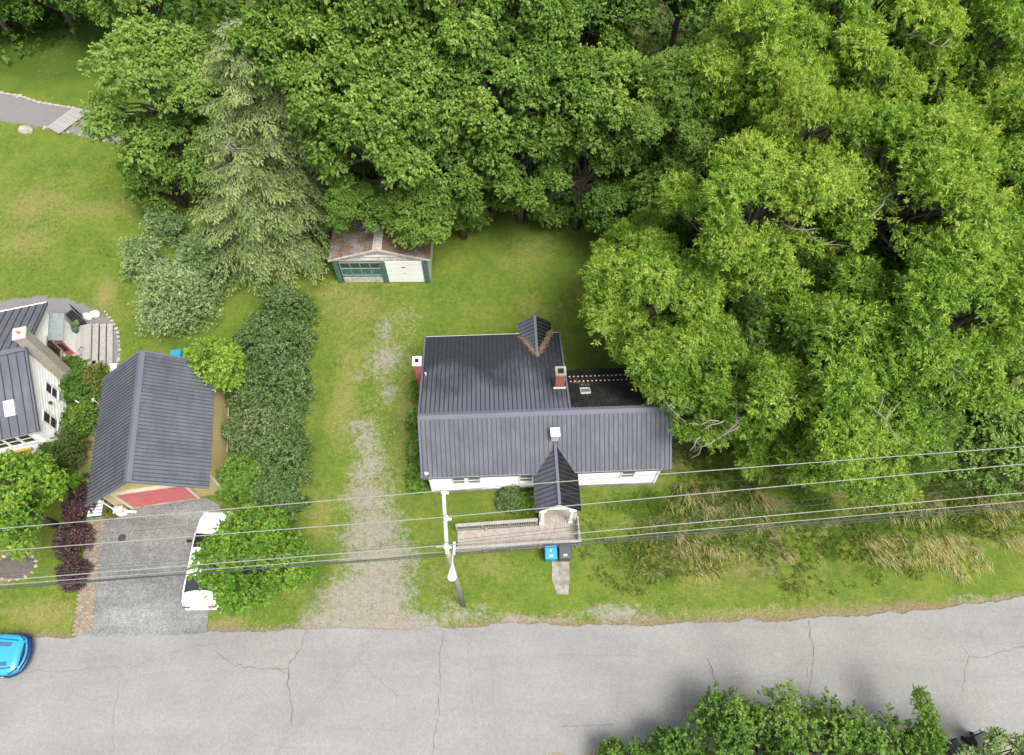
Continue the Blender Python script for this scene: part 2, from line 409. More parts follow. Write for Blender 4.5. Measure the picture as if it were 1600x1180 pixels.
dark = blobs([(1130, 880, 120, 16, .55), (1450, 870, 90, 14, .4), (950, 870, 50, 16, .3), (1060, 790, 60, 30, .35), (830, 370, 120, 70, .5), (820, 320, 130, 30, .8), (470, 470, 26, 30, .8), (90, 80, 190, 60, 1.5), (60, 20, 200, 60, 1.5), (160, 150, 60, 40, .7), (700, 790, 80, 20, .4),  # top-left blobs paint the trees' shadow into the grass colour
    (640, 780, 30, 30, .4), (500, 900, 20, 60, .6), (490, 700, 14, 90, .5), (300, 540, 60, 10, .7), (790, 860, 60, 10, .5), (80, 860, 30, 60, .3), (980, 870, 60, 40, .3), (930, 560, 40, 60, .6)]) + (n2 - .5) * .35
dirt = blobs([(20, 885, 34, 24, 1.2), (1260, 745, 50, 20, .8), (1210, 790, 40, 22, .55), (1200, 830, 30, 14, .5), (150, 665, 16, 80, 1.1), (130, 690, 12, 50, 1.0), (600, 350, 60, 40, .8), (1180, 905, 20, 8, .6)]) + (n1 - .5) * .4
dirt = np.maximum(dirt, verge * .9 + (n1 - .5) * .5)
# paths and pads of gravel
path_top = [(-60, 138), (0, 145), (30, 150), (60, 160), (130, 172), (165, 184), (260, 195), (330, 196)]
path_bot = [(330, 226), (260, 225), (200, 227), (140, 216), (100, 205), (60, 199), (0, 188), (-60, 178)]
PATHPOLY = [(p.x, p.y) for p in [P(a, b) for a, b in path_top + path_bot]]
PADPOLY = [(p.x, p.y) for p in [P(a, b) for a, b in [(-40, 476), (10, 469), (60, 463), (110, 468), (140, 480), (163, 492), (178, 508), (187, 530), (187, 560), (182, 585), (165, 600), (100, 600), (60, 560), (0, 560), (-40, 560)]]]
m = inpoly(fx, fy, PATHPOLY) | inpoly(fx, fy, PADPOLY)
pathm = m.astype(float)
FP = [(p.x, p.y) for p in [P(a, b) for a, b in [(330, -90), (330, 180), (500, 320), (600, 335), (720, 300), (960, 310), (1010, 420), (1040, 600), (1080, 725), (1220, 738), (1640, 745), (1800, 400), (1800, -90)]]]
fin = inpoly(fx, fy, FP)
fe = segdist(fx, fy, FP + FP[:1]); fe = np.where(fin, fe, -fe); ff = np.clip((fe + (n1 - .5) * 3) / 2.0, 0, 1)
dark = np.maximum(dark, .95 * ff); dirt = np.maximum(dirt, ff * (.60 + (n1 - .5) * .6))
# rough verge below the eastern trees: olive and brown mottling
mv = np.clip((fx - 2.5) / 4, 0, 1) * np.clip((fy - road_n(fx) - 1.2) / 1.2, 0, 1) * (1 - ff) * (fy < 16)
n3 = fbm(fx * .55, fy * .9, 61); n4 = fbm(fx * 1.6, fy * 1.6, 71)
dark = np.maximum(dark, mv * np.clip((n3 - .36) * 4.0, 0, .95)); dry = np.maximum(dry, mv * np.clip((n4 - .48) * 3.0, 0, .65)); dirt = np.maximum(dirt, mv * np.clip((fbm(fx * .8, fy * .8, 81) - .52) * 4, 0, .62))
# strip between drive and house, and the drive's shoulders, are browner
ds = np.exp(-((fx + 7.2) / 3.4) ** 2) * np.clip((30 - fy) / 4, 0, 1); dry = np.maximum(dry, ds * np.clip((n3 - .35) * 2.4, 0, .85) * .8)
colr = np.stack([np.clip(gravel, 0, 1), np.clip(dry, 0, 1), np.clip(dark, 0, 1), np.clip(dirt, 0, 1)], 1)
nx, ny = len(gx), len(gy)
ii = np.arange(nx * ny).reshape(ny, nx)
q = np.stack([ii[:-1, :-1], ii[:-1, 1:], ii[1:, 1:], ii[1:, :-1]], -1).reshape(-1)

def ground_mat():
    t = NT('lawn_and_gravel'); v = t.coord('Object')
    a = t.n('Attribute', attribute_name='mask'); sp = t.n('SeparateColor'); t.l(a.outputs['Color'], sp.inputs[0])
    pa = t.n('Attribute', attribute_name='path').outputs['Fac']
    gr, dr, dk, di = sp.outputs[0], sp.outputs[1], sp.outputs[2], a.outputs['Alpha']
    f1 = t.noise(3.2, 6, .7, v); f2 = t.noise(11, 5, .75, v); f3 = t.noise(32, 3, .8, v); f0 = t.noise(.55, 5, .65, v)
    lush = t.ramp(f2, [(.30, (.052, .088, .012)), (.5, (.104, .155, .022)), (.70, (.180, .212, .042))])
    lush2 = t.ramp(t.math('ADD', t.math('MULTIPLY', f1, .5), t.math('MULTIPLY', f0, .5)), [(.38, (.052, .108, .013)), (.5, (.112, .160, .022)), (.60, (.190, .200, .040))])
    g = t.mix(.5, lush, lush2)
    drc = t.ramp(f2, [(.3, (.15, .14, .04)), (.6, (.26, .225, .09)), (.75, (.36, .30, .15))])
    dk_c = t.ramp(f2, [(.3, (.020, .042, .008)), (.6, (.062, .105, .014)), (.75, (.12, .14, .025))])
    def thr(mask, noise, amt, lo, hi):
        s = t.math('ADD', mask, t.math('MULTIPLY', t.math('SUBTRACT', noise, .5), amt))
        return t.ramp(s, [(lo, (0, 0, 0)), (hi, (1, 1, 1))])
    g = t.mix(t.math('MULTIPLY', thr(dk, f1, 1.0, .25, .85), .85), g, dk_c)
    g = t.mix(t.math('MULTIPLY', thr(dr, f1, 1.3, .3, .95), .8), g, drc)
    so = t.ramp(f2, [(.3, (.10, .075, .040)), (.7, (.30, .235, .155))])
    g = t.mix(thr(di, f1, 1.3, .42, .85), g, so)
    gc = t.ramp(f3, [(.30, (.13, .112, .082)), (.5, (.275, .250, .205)), (.68, (.42, .39, .335))])
    gc = t.mix(.45, gc, t.ramp(f1, [(.3, (.17, .155, .12)), (.7, (.28, .265, .235))]))
    f4 = t.noise(7, 6, .8, v); g = t.mix(t.math('MULTIPLY', thr(gr, t.math('ADD', t.math('MULTIPLY', f1, .45), t.math('MULTIPLY', f4, .55)), 3.4, .42, 1.0), .9), g, gc)
    pc = t.ramp(f3, [(.28, (.10, .097, .097)), (.5, (.185, .18, .178)), (.72, (.28, .27, .26))])
    g = t.mix(pa, g, pc)
    g = t.mix(1.0, g, t.ramp(t.noise(18, 6, .85, v), [(.32, (.62, .64, .66)), (.5, (1.0, 1.0, 1.0)), (.66, (1.28, 1.24, 1.3))]), 'MULTIPLY')
    g = t.mix(t.ramp(t.noise(5.5, 2, .9, v), [(.70, (0, 0, 0)), (.76, (.5, .5, .5))]), g, (.30, .29, .16))
    t.col(g); t.rough(.95); t.b.inputs['Specular IOR Level'].default_value = .1
    t.bump(t.math('ADD', t.math('MULTIPLY', f2, .6), f3), .6, .05)
    return t.m
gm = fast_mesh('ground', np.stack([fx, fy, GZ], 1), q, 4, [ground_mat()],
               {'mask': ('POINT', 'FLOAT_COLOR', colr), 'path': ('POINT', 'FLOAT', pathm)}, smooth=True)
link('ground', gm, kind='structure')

# road, with ragged edge
xs = np.concatenate([np.arange(-220, -40, 4), np.arange(-40, 40, .12), np.arange(40, 221, 4)])
no = road_n(xs) + (vnoise(xs * 1.3, xs * 0, 5) - .5) * .22 + (vnoise(xs * 6, xs * 0, 6) - .5) * .10
so_ = road_s(xs) + (vnoise(xs * 1.1, xs * 0, 8) - .5) * .3
rows = [no * (1 - k) + so_ * k for k in np.linspace(0, 1, 6)]
V = np.concatenate([np.stack([xs, r, np.full(xs.shape, .045 + .03 * math.sin(math.pi * i / 5))], 1) for i, r in enumerate(rows)])
i2 = np.arange(len(V)).reshape(6, -1)
q = np.stack([i2[1:, :-1], i2[1:, 1:], i2[:-1, 1:], i2[:-1, :-1]], -1).reshape(-1)
road = link('road', fast_mesh('road', V, q, 4, [M['road']], smooth=True), kind='structure')
# skirt so that the road edge is a real lip
def zroad(x, y):
    k = (float(road_n(x)) - y) / 5.65
    return .045 + .03 * math.sin(math.pi * min(1, max(0, k)))
def crack(mb, pts, wd, seed=0, wig=.07):
    wd = wd * .8
    rg = random.Random(seed); p = [P(a, b, .06) for a, b in pts]; out = []
    for a, b in zip(p[:-1], p[1:]):
        n = max(2, int((b - a).length / .22))
        for i in range(n): out.append(a.lerp(b, i / n))
    out.append(p[-1])
    L = []
    for i, a in enumerate(out):
        d = (out[min(i + 1, len(out) - 1)] - out[max(i - 1, 0)]).normalized(); s = Vector((-d.y, d.x, 0))
        c = a + s * rg.uniform(-wig, wig); hw = wd / 2 * rg.uniform(.4, 1.5)
        for k in (-1, 1):
            q_ = c + s * hw * k; L.append((q_.x, q_.y, zroad(q_.x, q_.y) + .006))
    b = len(mb.v); mb.v += L
    for i in range(len(out) - 1):
        mb.f.append((b + 2 * i, b + 2 * i + 2, b + 2 * i + 3, b + 2 * i + 1)); mb.m.append(0)
cr = MB()
for k, (pts, wd) in enumerate([([(478, 986), (470, 1012), (450, 1040), (449, 1070), (455, 1100), (457, 1135)], .05), ([(450, 1046), (390, 1043), (360, 1038), (338, 1020)], .04), ([(455, 1060), (440, 1048), (430, 1040)], .03),
        ([(1264, 970), (1268, 1000), (1270, 1030), (1268, 1050), (1262, 1085)], .05), ([(1262, 1042), (1262, 1060)], .05), ([(1104, 1030), (1116, 1055), (1124, 1090), (1132, 1130)], .05), ([(1107, 1045), (1118, 1062)], .03),
        ([(694, 985), (688, 1030), (687, 1070), (686, 1120), (678, 1150), (676, 1178)], .04), ([(1600, 1012), (1570, 1016), (1545, 1028), (1515, 1028), (1508, 1045), (1503, 1080)], .03),
        ([(1515, 1028), (1500, 1008)], .02), ([(560, 1030), (590, 1062), (625, 1090)], .02), ([(0, 1050), (120, 1048), (210, 1040), (290, 1012), (340, 1005)], .02), ([(190, 1052), (180, 1110), (176, 1178)], .02)]):
    crack(cr, pts, wd, k)
tag(cr.build('crack', M['crack'], road), kind='stuff')
cf = MB()
for k, (pts, wd) in enumerate([([(602, 982), (430, 1178)], .035), ([(728, 975), (746, 1178)], .025), ([(764, 975), (777, 1178)], .025), ([(870, 1023), (1000, 1025)], .04), ([(872, 1136), (960, 1132)], .08), ([(535, 1140), (600, 1139)], .02),
        ([(1140, 1060), (1180, 1058), (1260, 1046)], .02), ([(400, 1165), (480, 1170)], .02)]):
    crack(cf, pts, wd, k + 50, .012)
for (a, b), n in ((((593, 982), (425, 1178)), 22), (((733, 990), (763, 1178)), 11)):
    for i in range(n):
        t0 = (i + .1) / n; t1 = (i + .6) / n
        crack(cf, [(a[0] + (b[0] - a[0]) * t0, a[1] + (b[1] - a[1]) * t0), (a[0] + (b[0] - a[0]) * t1, a[1] + (b[1] - a[1]) * t1)], .04, i, .01)
tag(cf.build('faint_joint', M['crackfaint'], road), kind='stuff')

# paved driveway and its brick border
dv = MB(); dv.add([(x, y, .03) for x, y in DRIVE], [tuple(range(len(DRIVE)))[::-1]])
drv = dv.build('driveway', M['drive'], kind='structure')
bk = MB(); rg = random.Random(4)
a0, a1 = P(140, 815), P(116, 996); b0 = P(160, 815)
L = (a1 - a0).length; d = (a1 - a0).normalized(); s = Vector((-d.y, d.x, 0)); s = s if s.x > 0 else -s
nrow = int(L / .105)
for i in range(nrow):
    for j in range(4):
        c = a0 + d * (i * .105 + .05) + s * (j * .215 + .1 + (.1 if i % 2 else 0) - .1)
        if rg.random() < .08: continue
        bk.box((c.x, c.y, .03 + rg.uniform(-.008, .008)), (.095, .2, .06), rz=math.atan2(d.y, d.x) + rg.uniform(-.04, .04), mi=rg.choice((0, 0, 1, 2)))
tag(bk.build('brick_edging', [simple('paver_rust', (.24, .18, .13), .95, .35, 5), simple('paver_tan', (.27, .23, .17), .95, .35, 5), simple('paver_grey', (.24, .215, .175), .95, .35, 5)], drv), kind='stuff')
c = P(191, 841); mh = MB(); mh.cyl((0, 0, 0), .21, .21, .03, 24)
for k in range(-2, 3): mh.box((k * .07, 0, .033), (.02, .3 - abs(k) * .05, .012))
mh.build('drain_cover', M['iron'], loc=(c.x, c.y, .02), label='round dark iron drain cover set in the paved driveway', cat='drain cover')

n = 26000
x = NR.uniform(-16, 14, n); y = NR.uniform(5.3, 24, n)
cl = np.interp(y, [5.5, 8, 12, 16, 20, 24], [-7.4, -7.0, -7.4, -7.6, -7.2, -6.4]); hwid = np.interp(y, [5.5, 7, 9, 12, 20, 24], [4.2, 2.6, 1.9, 1.5, 1.3, 1.0])
keep = ((np.abs(x - cl) < hwid * NR.random(n) ** .5) | ((y < road_n(x) + .5) & (NR.random(n) < .5))) & (y > road_n(x) - .15) & ~inpoly(x, y, DRIVE); x, y = x[keep], y[keep]
nn = len(x); r_ = NR.uniform(.012, .035, nn); O = np.array([[1, 0, 0], [0, 1, 0], [-1, 0, 0], [0, -1, 0], [0, 0, .7]]) ; th = NR.uniform(0, 6.28, nn)
v = np.stack([np.stack([x + r_ * (np.cos(th) * o[0] - np.sin(th) * o[1]), y + r_ * (np.sin(th) * o[0] + np.cos(th) * o[1]), np.where(o[2] > 0, r_ * .7, -.01) + .02 + 0 * x], 1) for o in O], 1).reshape(-1, 3)
fi = (np.arange(nn)[:, None, None] * 5 + np.array([[0, 1, 4], [1, 2, 4], [2, 3, 4], [3, 0, 4]])[None]).reshape(-1)
link('loose_gravel', fast_mesh('loose_gravel', v, fi, 3, [simple('gravel_stone', (.30, .28, .25), .9, .5, 6)]), kind='stuff')

# stones lining the garden path and the pad
path = MB(); path.add([(0, 0, 0)], [])
sm = [MB().blob((0, 0, 0), (1, 1, .6), k, 1, jit=.22).mesh('stone', M['stone']) for k in range(4)]
def stone(parent, x, y, r, z=0.0, name='stone'):
    o = link(name, random.choice(sm), parent, (x, y, z), (0, 0, random.uniform(0, 6)))
    o.scale = (r * random.uniform(.8, 1.6), r * random.uniform(.7, 1.1), r * random.uniform(.7, 1)); return o
pe = MB()
def border(pts, wd, mb, z=.05):
    for (a, b) in zip(pts[:-1], pts[1:]):
        A = P(*a); B = P(*b); mb.beam((A.x, A.y, z - .04), (B.x, B.y, z - .04), wd, .06)
border(path_top, .12, pe); 
gp = tag(pe.build('gravel_path', M['stone']), kind='structure')
for pts, stp in ((path_top, .42), (path_bot[:-2], .6)):
    for (a, b) in zip(pts[:-1], pts[1:]):
        A = P(*a); B = P(*b); n = max(1, int((B - A).length / stp))
        for i in range(n):
            if A.x < -44: continue
            p = A.lerp(B, (i + random.random() * .5) / n); stone(gp, p.x, p.y, random.uniform(.1, .2), .03)
fb = empty('footbridge', P(112, 189), R(38), label='low grey wooden plank bridge lying across the gravel path', cat='footbridge')
e0, e1 = P(72, 203), P(108, 172); f0, f1 = P(97, 210), P(140, 178)
fb.location = ((e0 + f1) / 2).x, ((e0 + f1) / 2).y, 0
ang = math.atan2((f1 - f0).y, (f1 - f0).x); fb.rotation_euler = (0, 0, ang)
Lb = (f1 - f0).length
pm = MB().box((0, 0, 0), (Lb, .19, .05)).mesh('plank', M['woodgrey'])
for k in range(6): link('plank', pm, fb, (0, -.55 + k * .22, .14 + random.uniform(-.006, .006)), (0, 0, random.uniform(-.01, .01)))
for k in (-1, 1): MB().box((k * Lb * .38, 0, .05), (.12, 1.3, .12)).build('joist', M['wood'], fb)
c = P(42, 206); bo = MB().blob((0, 0, .12), (.55, .38, .34), 5, 2, jit=.12).build('boulder', M['stone'], smooth=False, loc=(c.x, c.y, 0), label='pale boulder standing on the lawn beside the gravel path', cat='boulder')

# ------------------------------------------------------------------ foliage
def unit(a): return a / np.maximum(np.linalg.norm(a, axis=-1, keepdims=True), 1e-9)
def leaf_quads(pos, dirn, nrm, ln, wd, fold=.18):
    sd = unit(np.cross(dirn, nrm)); n2_ = np.cross(sd, dirn)
    ln = ln[:, None]; wd = wd[:, None]
    mid = pos + dirn * ln * .45
    v = np.stack([pos, mid + sd * wd * .5 + n2_ * wd * fold, pos + dirn * ln - n2_ * ln * .08, mid - sd * wd * .5 + n2_ * wd * fold], 1)
    return v.reshape(-1, 3)
KINDS = {  # sprig length, leaves per sprig, leaf length, leaf width, droop, upness
 'ash':   dict(L=.30, k=10, ln=.165, wd=.050, droop=.2, up=.6, spread=1.0),
 'maple': dict(L=.28, k=8, ln=.155, wd=.115, droop=.55, up=.75, spread=.8),
 'silver':dict(L=.26, k=8, ln=.13, wd=.060, droop=-.2, up=.4, spread=.8),
 'lilac': dict(L=.22, k=7, ln=.12, wd=.085, droop=.1, up=.6, spread=.9),
 'fine':  dict(L=.20, k=7, ln=.09, wd=.045, droop=.0, up=.5, spread=.9),
 'lime':  dict(L=.25, k=7, ln=.15, wd=.10, droop=.3, up=.8, spread=.9),
}
def lobes_leaves(lobes, total, kind, tint=.0, tip_light=.35, inner=.15, scale=1.0):
    """lobes: list (center3, radii3, tint). returns verts, tints"""
    K = KINDS[kind]; area = np.array([l[1][0] * l[1][0] + l[1][0] * l[1][2] for l in lobes]); area /= area.sum()
    ns = total // K['k']; P_, D_, T_ = [], [], []
    for (c, r, lt), a in zip(lobes, area):
        n = max(6, int(ns * a)); d = unit(NR.normal(size=(n, 3)))
        flip = (d[:, 2] < -.25) & (NR.random(n) < .75); d[flip, 2] *= -1
        wob = 1 + .16 * np.sin(d[:, 0] * 5 + c[0] * 7) + .16 * np.sin(d[:, 1] * 6 + c[1] * 5) + .12 * np.sin(d[:, 2] * 7 + c[0])
        rad = np.where(NR.random(n) < inner, NR.uniform(.3, .8, n), 1 - .30 * NR.random(n) ** 2 + .12 * (NR.random(n) < .08))
        p = np.array(c) + d * np.array(r) * (wob * rad)[:, None]
        P_.append(p); D_.append(d)
        T_.append(lt + tip_light * (rad * wob - .8) * .8 + NR.normal(0, .10, n) + tip_light * .25 * (d[:, 2] - .3))  # upper, outer leaves lighter and inner darker: light painted in besides young growth
    p = np.concatenate(P_); d = np.concatenate(D_); tt = np.concatenate(T_); n = len(p); k = K['k']
    hor = d.copy(); hor[:, 2] *= .5
    axis = unit(hor + np.array([0, 0, -K['droop'] + .25]) + NR.normal(0, .35, (n, 3)))
    u = (np.arange(k) + .5) / k
    ps = p[:, None, :] + axis[:, None, :] * (K['L'] * scale * (u[None, :, None] - .4))
    perp = unit(NR.normal(size=(n, k, 3)) - 0); perp = unit(perp - (perp * axis[:, None]).sum(-1, keepdims=True) * axis[:, None])
    ld = unit(axis[:, None] * .75 + perp * K['spread'] + np.array([0, 0, -K['droop'] * .6]))
    nr = unit(np.array([0, 0, K['up']]) + d[:, None] * .45 + NR.normal(0, .38, (n, k, 3)))
    nr = unit(nr - (nr * ld).sum(-1, keepdims=True) * ld)
    m_ = n * k
    v = leaf_quads(ps.reshape(-1, 3), ld.reshape(-1, 3), nr.reshape(-1, 3), K['ln'] * scale * NR.uniform(.7, 1.25, m_), K['wd'] * scale * NR.uniform(.75, 1.2, m_))
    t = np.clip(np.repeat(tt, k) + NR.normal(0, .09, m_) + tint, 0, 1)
    return v, t
TOTAL_LEAVES = [0]
def leaf_obj(name, v, t, mat, parent, **kw):
    nq = len(v) // 4; TOTAL_LEAVES[0] += nq
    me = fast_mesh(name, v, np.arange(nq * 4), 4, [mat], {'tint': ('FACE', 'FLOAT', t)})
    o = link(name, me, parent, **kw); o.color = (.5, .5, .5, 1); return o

def limb_path(a, b, rg, n=5, sag=.15):
    a = Vector(a); b = Vector(b); out = []
    L = (b - a).length
    for i in range(n + 1):
        t = i / n; p = a.lerp(b, t)
        k = math.sin(t * math.pi) * L * .07
        out.append(p + Vector((rg.uniform(-k, k), rg.uniform(-k, k), rg.uniform(0, k) + sag * k)))
    return out
PROTO = {}
def crown_lobes(rg, Rr, H, nbig, nsub, bigr=.46):
    """big boughs, each carrying smaller leaf clumps on its upper and outer side"""
    out = []
    for i in range(nbig):
        z_ = 1 - 1.65 * (i + .5) / nbig; th = i * 2.39996 + rg.uniform(-.5, .5); rr = math.sqrt(max(0, 1 - z_ * z_)); q_ = rg.uniform(.50, .74)
        B = Vector((math.cos(th) * rr * Rr * q_, math.sin(th) * rr * Rr * q_, z_ * H * q_)); rb = Rr * bigr * rg.uniform(.75, 1.15); lt = rg.uniform(-.10, .12)
        for j in range(nsub):
            d = Vector((rg.gauss(0, 1), rg.gauss(0, 1), rg.gauss(.45, .8))) + B.normalized() * .9; d.normalize()
            r = rb * rg.uniform(.30, .52); c = B + Vector((d.x, d.y, d.z * .8)) * rb * rg.uniform(.55, .95)
            out.append((tuple(c), (r * rg.uniform(.9, 1.3), r * rg.uniform(.9, 1.3), r * rg.uniform(.7, 1.0)), lt + rg.uniform(-.10, .12)))
    return out
def limb_mesh(rg, lobes, zb, zt, r0, ntw=2):
    lb = MB()
    for (ce, r, _) in lobes:
        st = Vector((0, 0, rg.uniform(zb, zt))); pp = limb_path(st, Vector(ce), rg, 4); lb.tube(pp, [r0 * .42, r0 * .32, r0 * .22, r0 * .14, r0 * .06], 4, cap=False)
        for k in range(ntw):
            e = Vector(ce) + Vector([rg.uniform(-1, 1) * r[0] * .9 for _ in range(3)]); lb.tube(limb_path(pp[3], e, rg, 2), [r0 * .12, r0 * .08, .008], 3, cap=False)
    return lb
def proto(kind, lm, var):
    key = (kind, var)
    if key not in PROTO:
        rg = random.Random(hash_s(kind) + var); Rr, H = 3.3, 3.3
        nleaf = {'ash': 82000, 'maple': 56000}.get(kind, 20000)
        lobes = crown_lobes(rg, Rr, H, [11, 13, 10, 12][var % 4], 8, .45)
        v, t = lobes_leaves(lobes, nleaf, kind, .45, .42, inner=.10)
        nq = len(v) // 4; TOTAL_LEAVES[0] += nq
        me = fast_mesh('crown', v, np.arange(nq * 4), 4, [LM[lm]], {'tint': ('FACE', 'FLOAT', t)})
        lb = limb_mesh(rg, lobes, -H * 1.0, -H * .2, .26)
        PROTO[key] = (me, lb.mesh('limbs', [M['bark']], True))
    return PROTO[key]
def hash_s(x): return sum(ord(c) * (i + 7) for i, c in enumerate(x))
def tree(kind, lm, px, py, zc, Rr, H, n, label, group, seed, nl=None, base=None, tint=.45, name='broadleaf_tree', lobe_r=(.26, .42), cat='tree', scale=1.0, tip_light=.42, bare=0, zb=None, unique=False, var=None):
    rg = random.Random(seed); c = P(px, py, zc) if base is None else P(base[0], base[1], 0)
    off = 0.0
    if -12.0 < c.x < -4.4 and 25 < c.y < 33.4: off = c.y - 33.6; c.y = 33.6      # it leans over the shed
    root = empty(name, (c.x, c.y, 0), 0, label=label, cat=cat, group=group)
    r0 = .07 + Rr * .05
    if unique:
        nb = max(5, int(4 + Rr * 2)); lobes = [((a[0], a[1], max(a[2] + zc, b[2] * .6)), b, t_) for a, b, t_ in crown_lobes(rg, Rr, H, nl or nb, 6)]
        v, t = lobes_leaves(lobes, n, kind, tint, tip_light, scale=scale); leaf_obj('crown', v, t, LM[lm], root)
        limb_mesh(rg, lobes, max(.2, zc - H), zc, r0).build('limbs', M['bark'], root, smooth=True)
    else:
        cm, lm_ = proto(kind, lm, (seed if var is None else var) % (4 if kind in ('ash', 'maple') else 1))
        rz_ = rg.uniform(0, 6.28); k = Rr / 3.3 * 1.04; kz = H / 3.3
        for nm, me in (('crown', cm), ('limbs', lm_)):
            o = link(nm, me, root, (0, off, zc), (0, 0, rz_)); o.scale = (k, k, kz); o.color = (.61 + (tint - .45) * .8, .5, .5, 1)
            if nm == 'crown': o.material_slots[0].link = 'OBJECT'; o.material_slots[0].material = LM[lm]
    top = zc - H * .2
    tr = MB(); tr.tube([Vector((0, 0, -.1)), Vector((rg.uniform(-.15, .15), rg.uniform(-.15, .15) + off * .35, top * .5)), Vector((0, off, top))], [r0 * 1.25, r0 * .85, r0 * .5], 7)
    tr.build('trunk', M['bark'], root, smooth=True)
    bare = bare // 2
    if bare:
        db = MB()
        for k in range(bare):
            th = rg.uniform(3.3, 6.1); d = Vector((math.cos(th), math.sin(th), rg.uniform(-.1, .35)))
            a = Vector((0, 0, zc)) + Vector((d.x * Rr * .45, d.y * Rr * .45, H * .3)); e = Vector((0, 0, zc)) + Vector((d.x * Rr, d.y * Rr, d.z * H + H * .25))
            pp = limb_path(a, e, rg, 4); db.tube(pp, [.05, .042, .032, .02, .008], 4)
            for q_ in range(7):
                s_ = pp[rg.randrange(1, 5)]; db.tube(limb_path(s_, s_ + Vector((rg.uniform(-.9, .9), rg.uniform(-.9, .9), rg.uniform(-.1, .5))), rg, 2), [.02, .014, .005], 3)
        tag(db.build('dead_twigs', M['deadwood'], root), kind='stuff')
    return root

GR = 'trees with narrow yellow-green leaves east of the house'
right_trees = [
 # px, py, zc, R, H, n, tint, label
 (1172, 340, 10.0, 3.7, 3.0, 52000, .58, 'broad yellow-green tree whose bright crown stands nearest the back lawn', 2),
 (1190, 110, 12.0, 3.6, 3.2, 44000, .50, 'bright green tree at the wood edge with a pale bare limb in its middle', 3),
 (1345, 60, 13.2, 3.7, 3.2, 40000, .52, 'tall yellow-green tree at the top edge with light feathery crown', 2),
 (1520, 70, 12.5, 3.6, 3.2, 38000, .50, 'tall yellow-green tree in the upper right corner of the wood', 1),
 (1405, 300, 11.0, 3.7, 3.0, 46000, .46, 'olive-green tree in the middle of the eastern wood', 3),
 (1550, 260, 11.5, 3.4, 3.0, 38000, .48, 'bright tree at the right edge below the upper corner tree', 1),
 (1020, 470, 7.5, 3.1, 2.6, 40000, .45, 'green tree leaning over the back lawn just behind the black roof', 1),
 (1300, 600, 7.6, 3.7, 2.8, 44000, .38, 'mid-green tree south of the gap where a grey trunk shows', 2),
 (1475, 490, 9.2, 4.2, 3.0, 54000, .42, 'widest tree of the eastern wood with dusty yellow shoots', 2),
 (1120, 615, 5.6, 2.9, 2.3, 38000, .34, 'lower green tree hanging over the east end of the grey roof', 2),
 (1340, 690, 5.0, 2.9, 2.3, 32000, .42, 'tree at the wood edge dipping over the meadow and the wires', 1),
 (1210, 690, 4.4, 2.0, 1.4, 22000, .42, 'small tree beside the east gable with foliage above the wires', 1),
 (1250, 215, 12.8, 1.9, 2.3, 20000, .72, 'slender brightest yellow-green treetop between three larger crowns', 0),
]
def T_right():
    for i, (px, py, zc, Rr, H, n, ti, lab, bare) in enumerate(right_trees):
        tree('ash', 'ash', px, py, zc, Rr * 1.04, H * 1.35, n, lab, GR, 100 + i, tint=ti, bare=bare, name='narrow_leaved_tree', lobe_r=(.24, .40))
    tree('ash', 'ashdark', 1060, 175, 9.6, 3.1, 2.8, 32000, 'mid-green tree where the maple wood meets the brighter eastern wood', GR, 131, tint=.5, name='narrow_leaved_tree')
    tree('maple', 'ashdark', 1560, 690, 4.6, 2.7, 2.2, 22000, 'glossy green tree at the right edge above the upper wires', GR, 132, tint=.55)
    tree('lilac', 'ashdark', 1460, 690, 3.6, 2.0, 1.8, 16000, 'dark leafy understorey tree just above the wires at the right', GR, 133, tint=.4)
    tree('ash', 'ashdark', 1180, 500, 5.0, 2.2, 1.6, 12000, 'dim understorey tree beneath the bare grey dead branch', GR, 134, tint=.25)
    for i, (px, py, zc) in enumerate([(1720, 150, 12), (1740, 420, 10), (1730, 660, 6)]):
        tree('ash', 'ash', px, py, zc, 3.6, 3, 14000, ['tall tree of the eastern wood just beyond the frame at the top', 'tree of the eastern wood just beyond the frame at mid height', 'low tree of the eastern wood beyond the frame above the wires'][i], GR, 140 + i, tint=.45, name='narrow_leaved_tree')
T_right()
tree('ash', 'ash', 1062, 548, 5.8, 3.0, 2.8, 0, 'green tree spreading over the far end of the low black roof', GR, 150, tint=.45, name='narrow_leaved_tree')
tree('ash', 'ash', 985, 410, 5.6, 2.2, 2.6, 0, 'green tree standing out furthest onto the back lawn', GR, 153, tint=.4, name='narrow_leaved_tree')
GB = 'maples of the wood behind the shed'
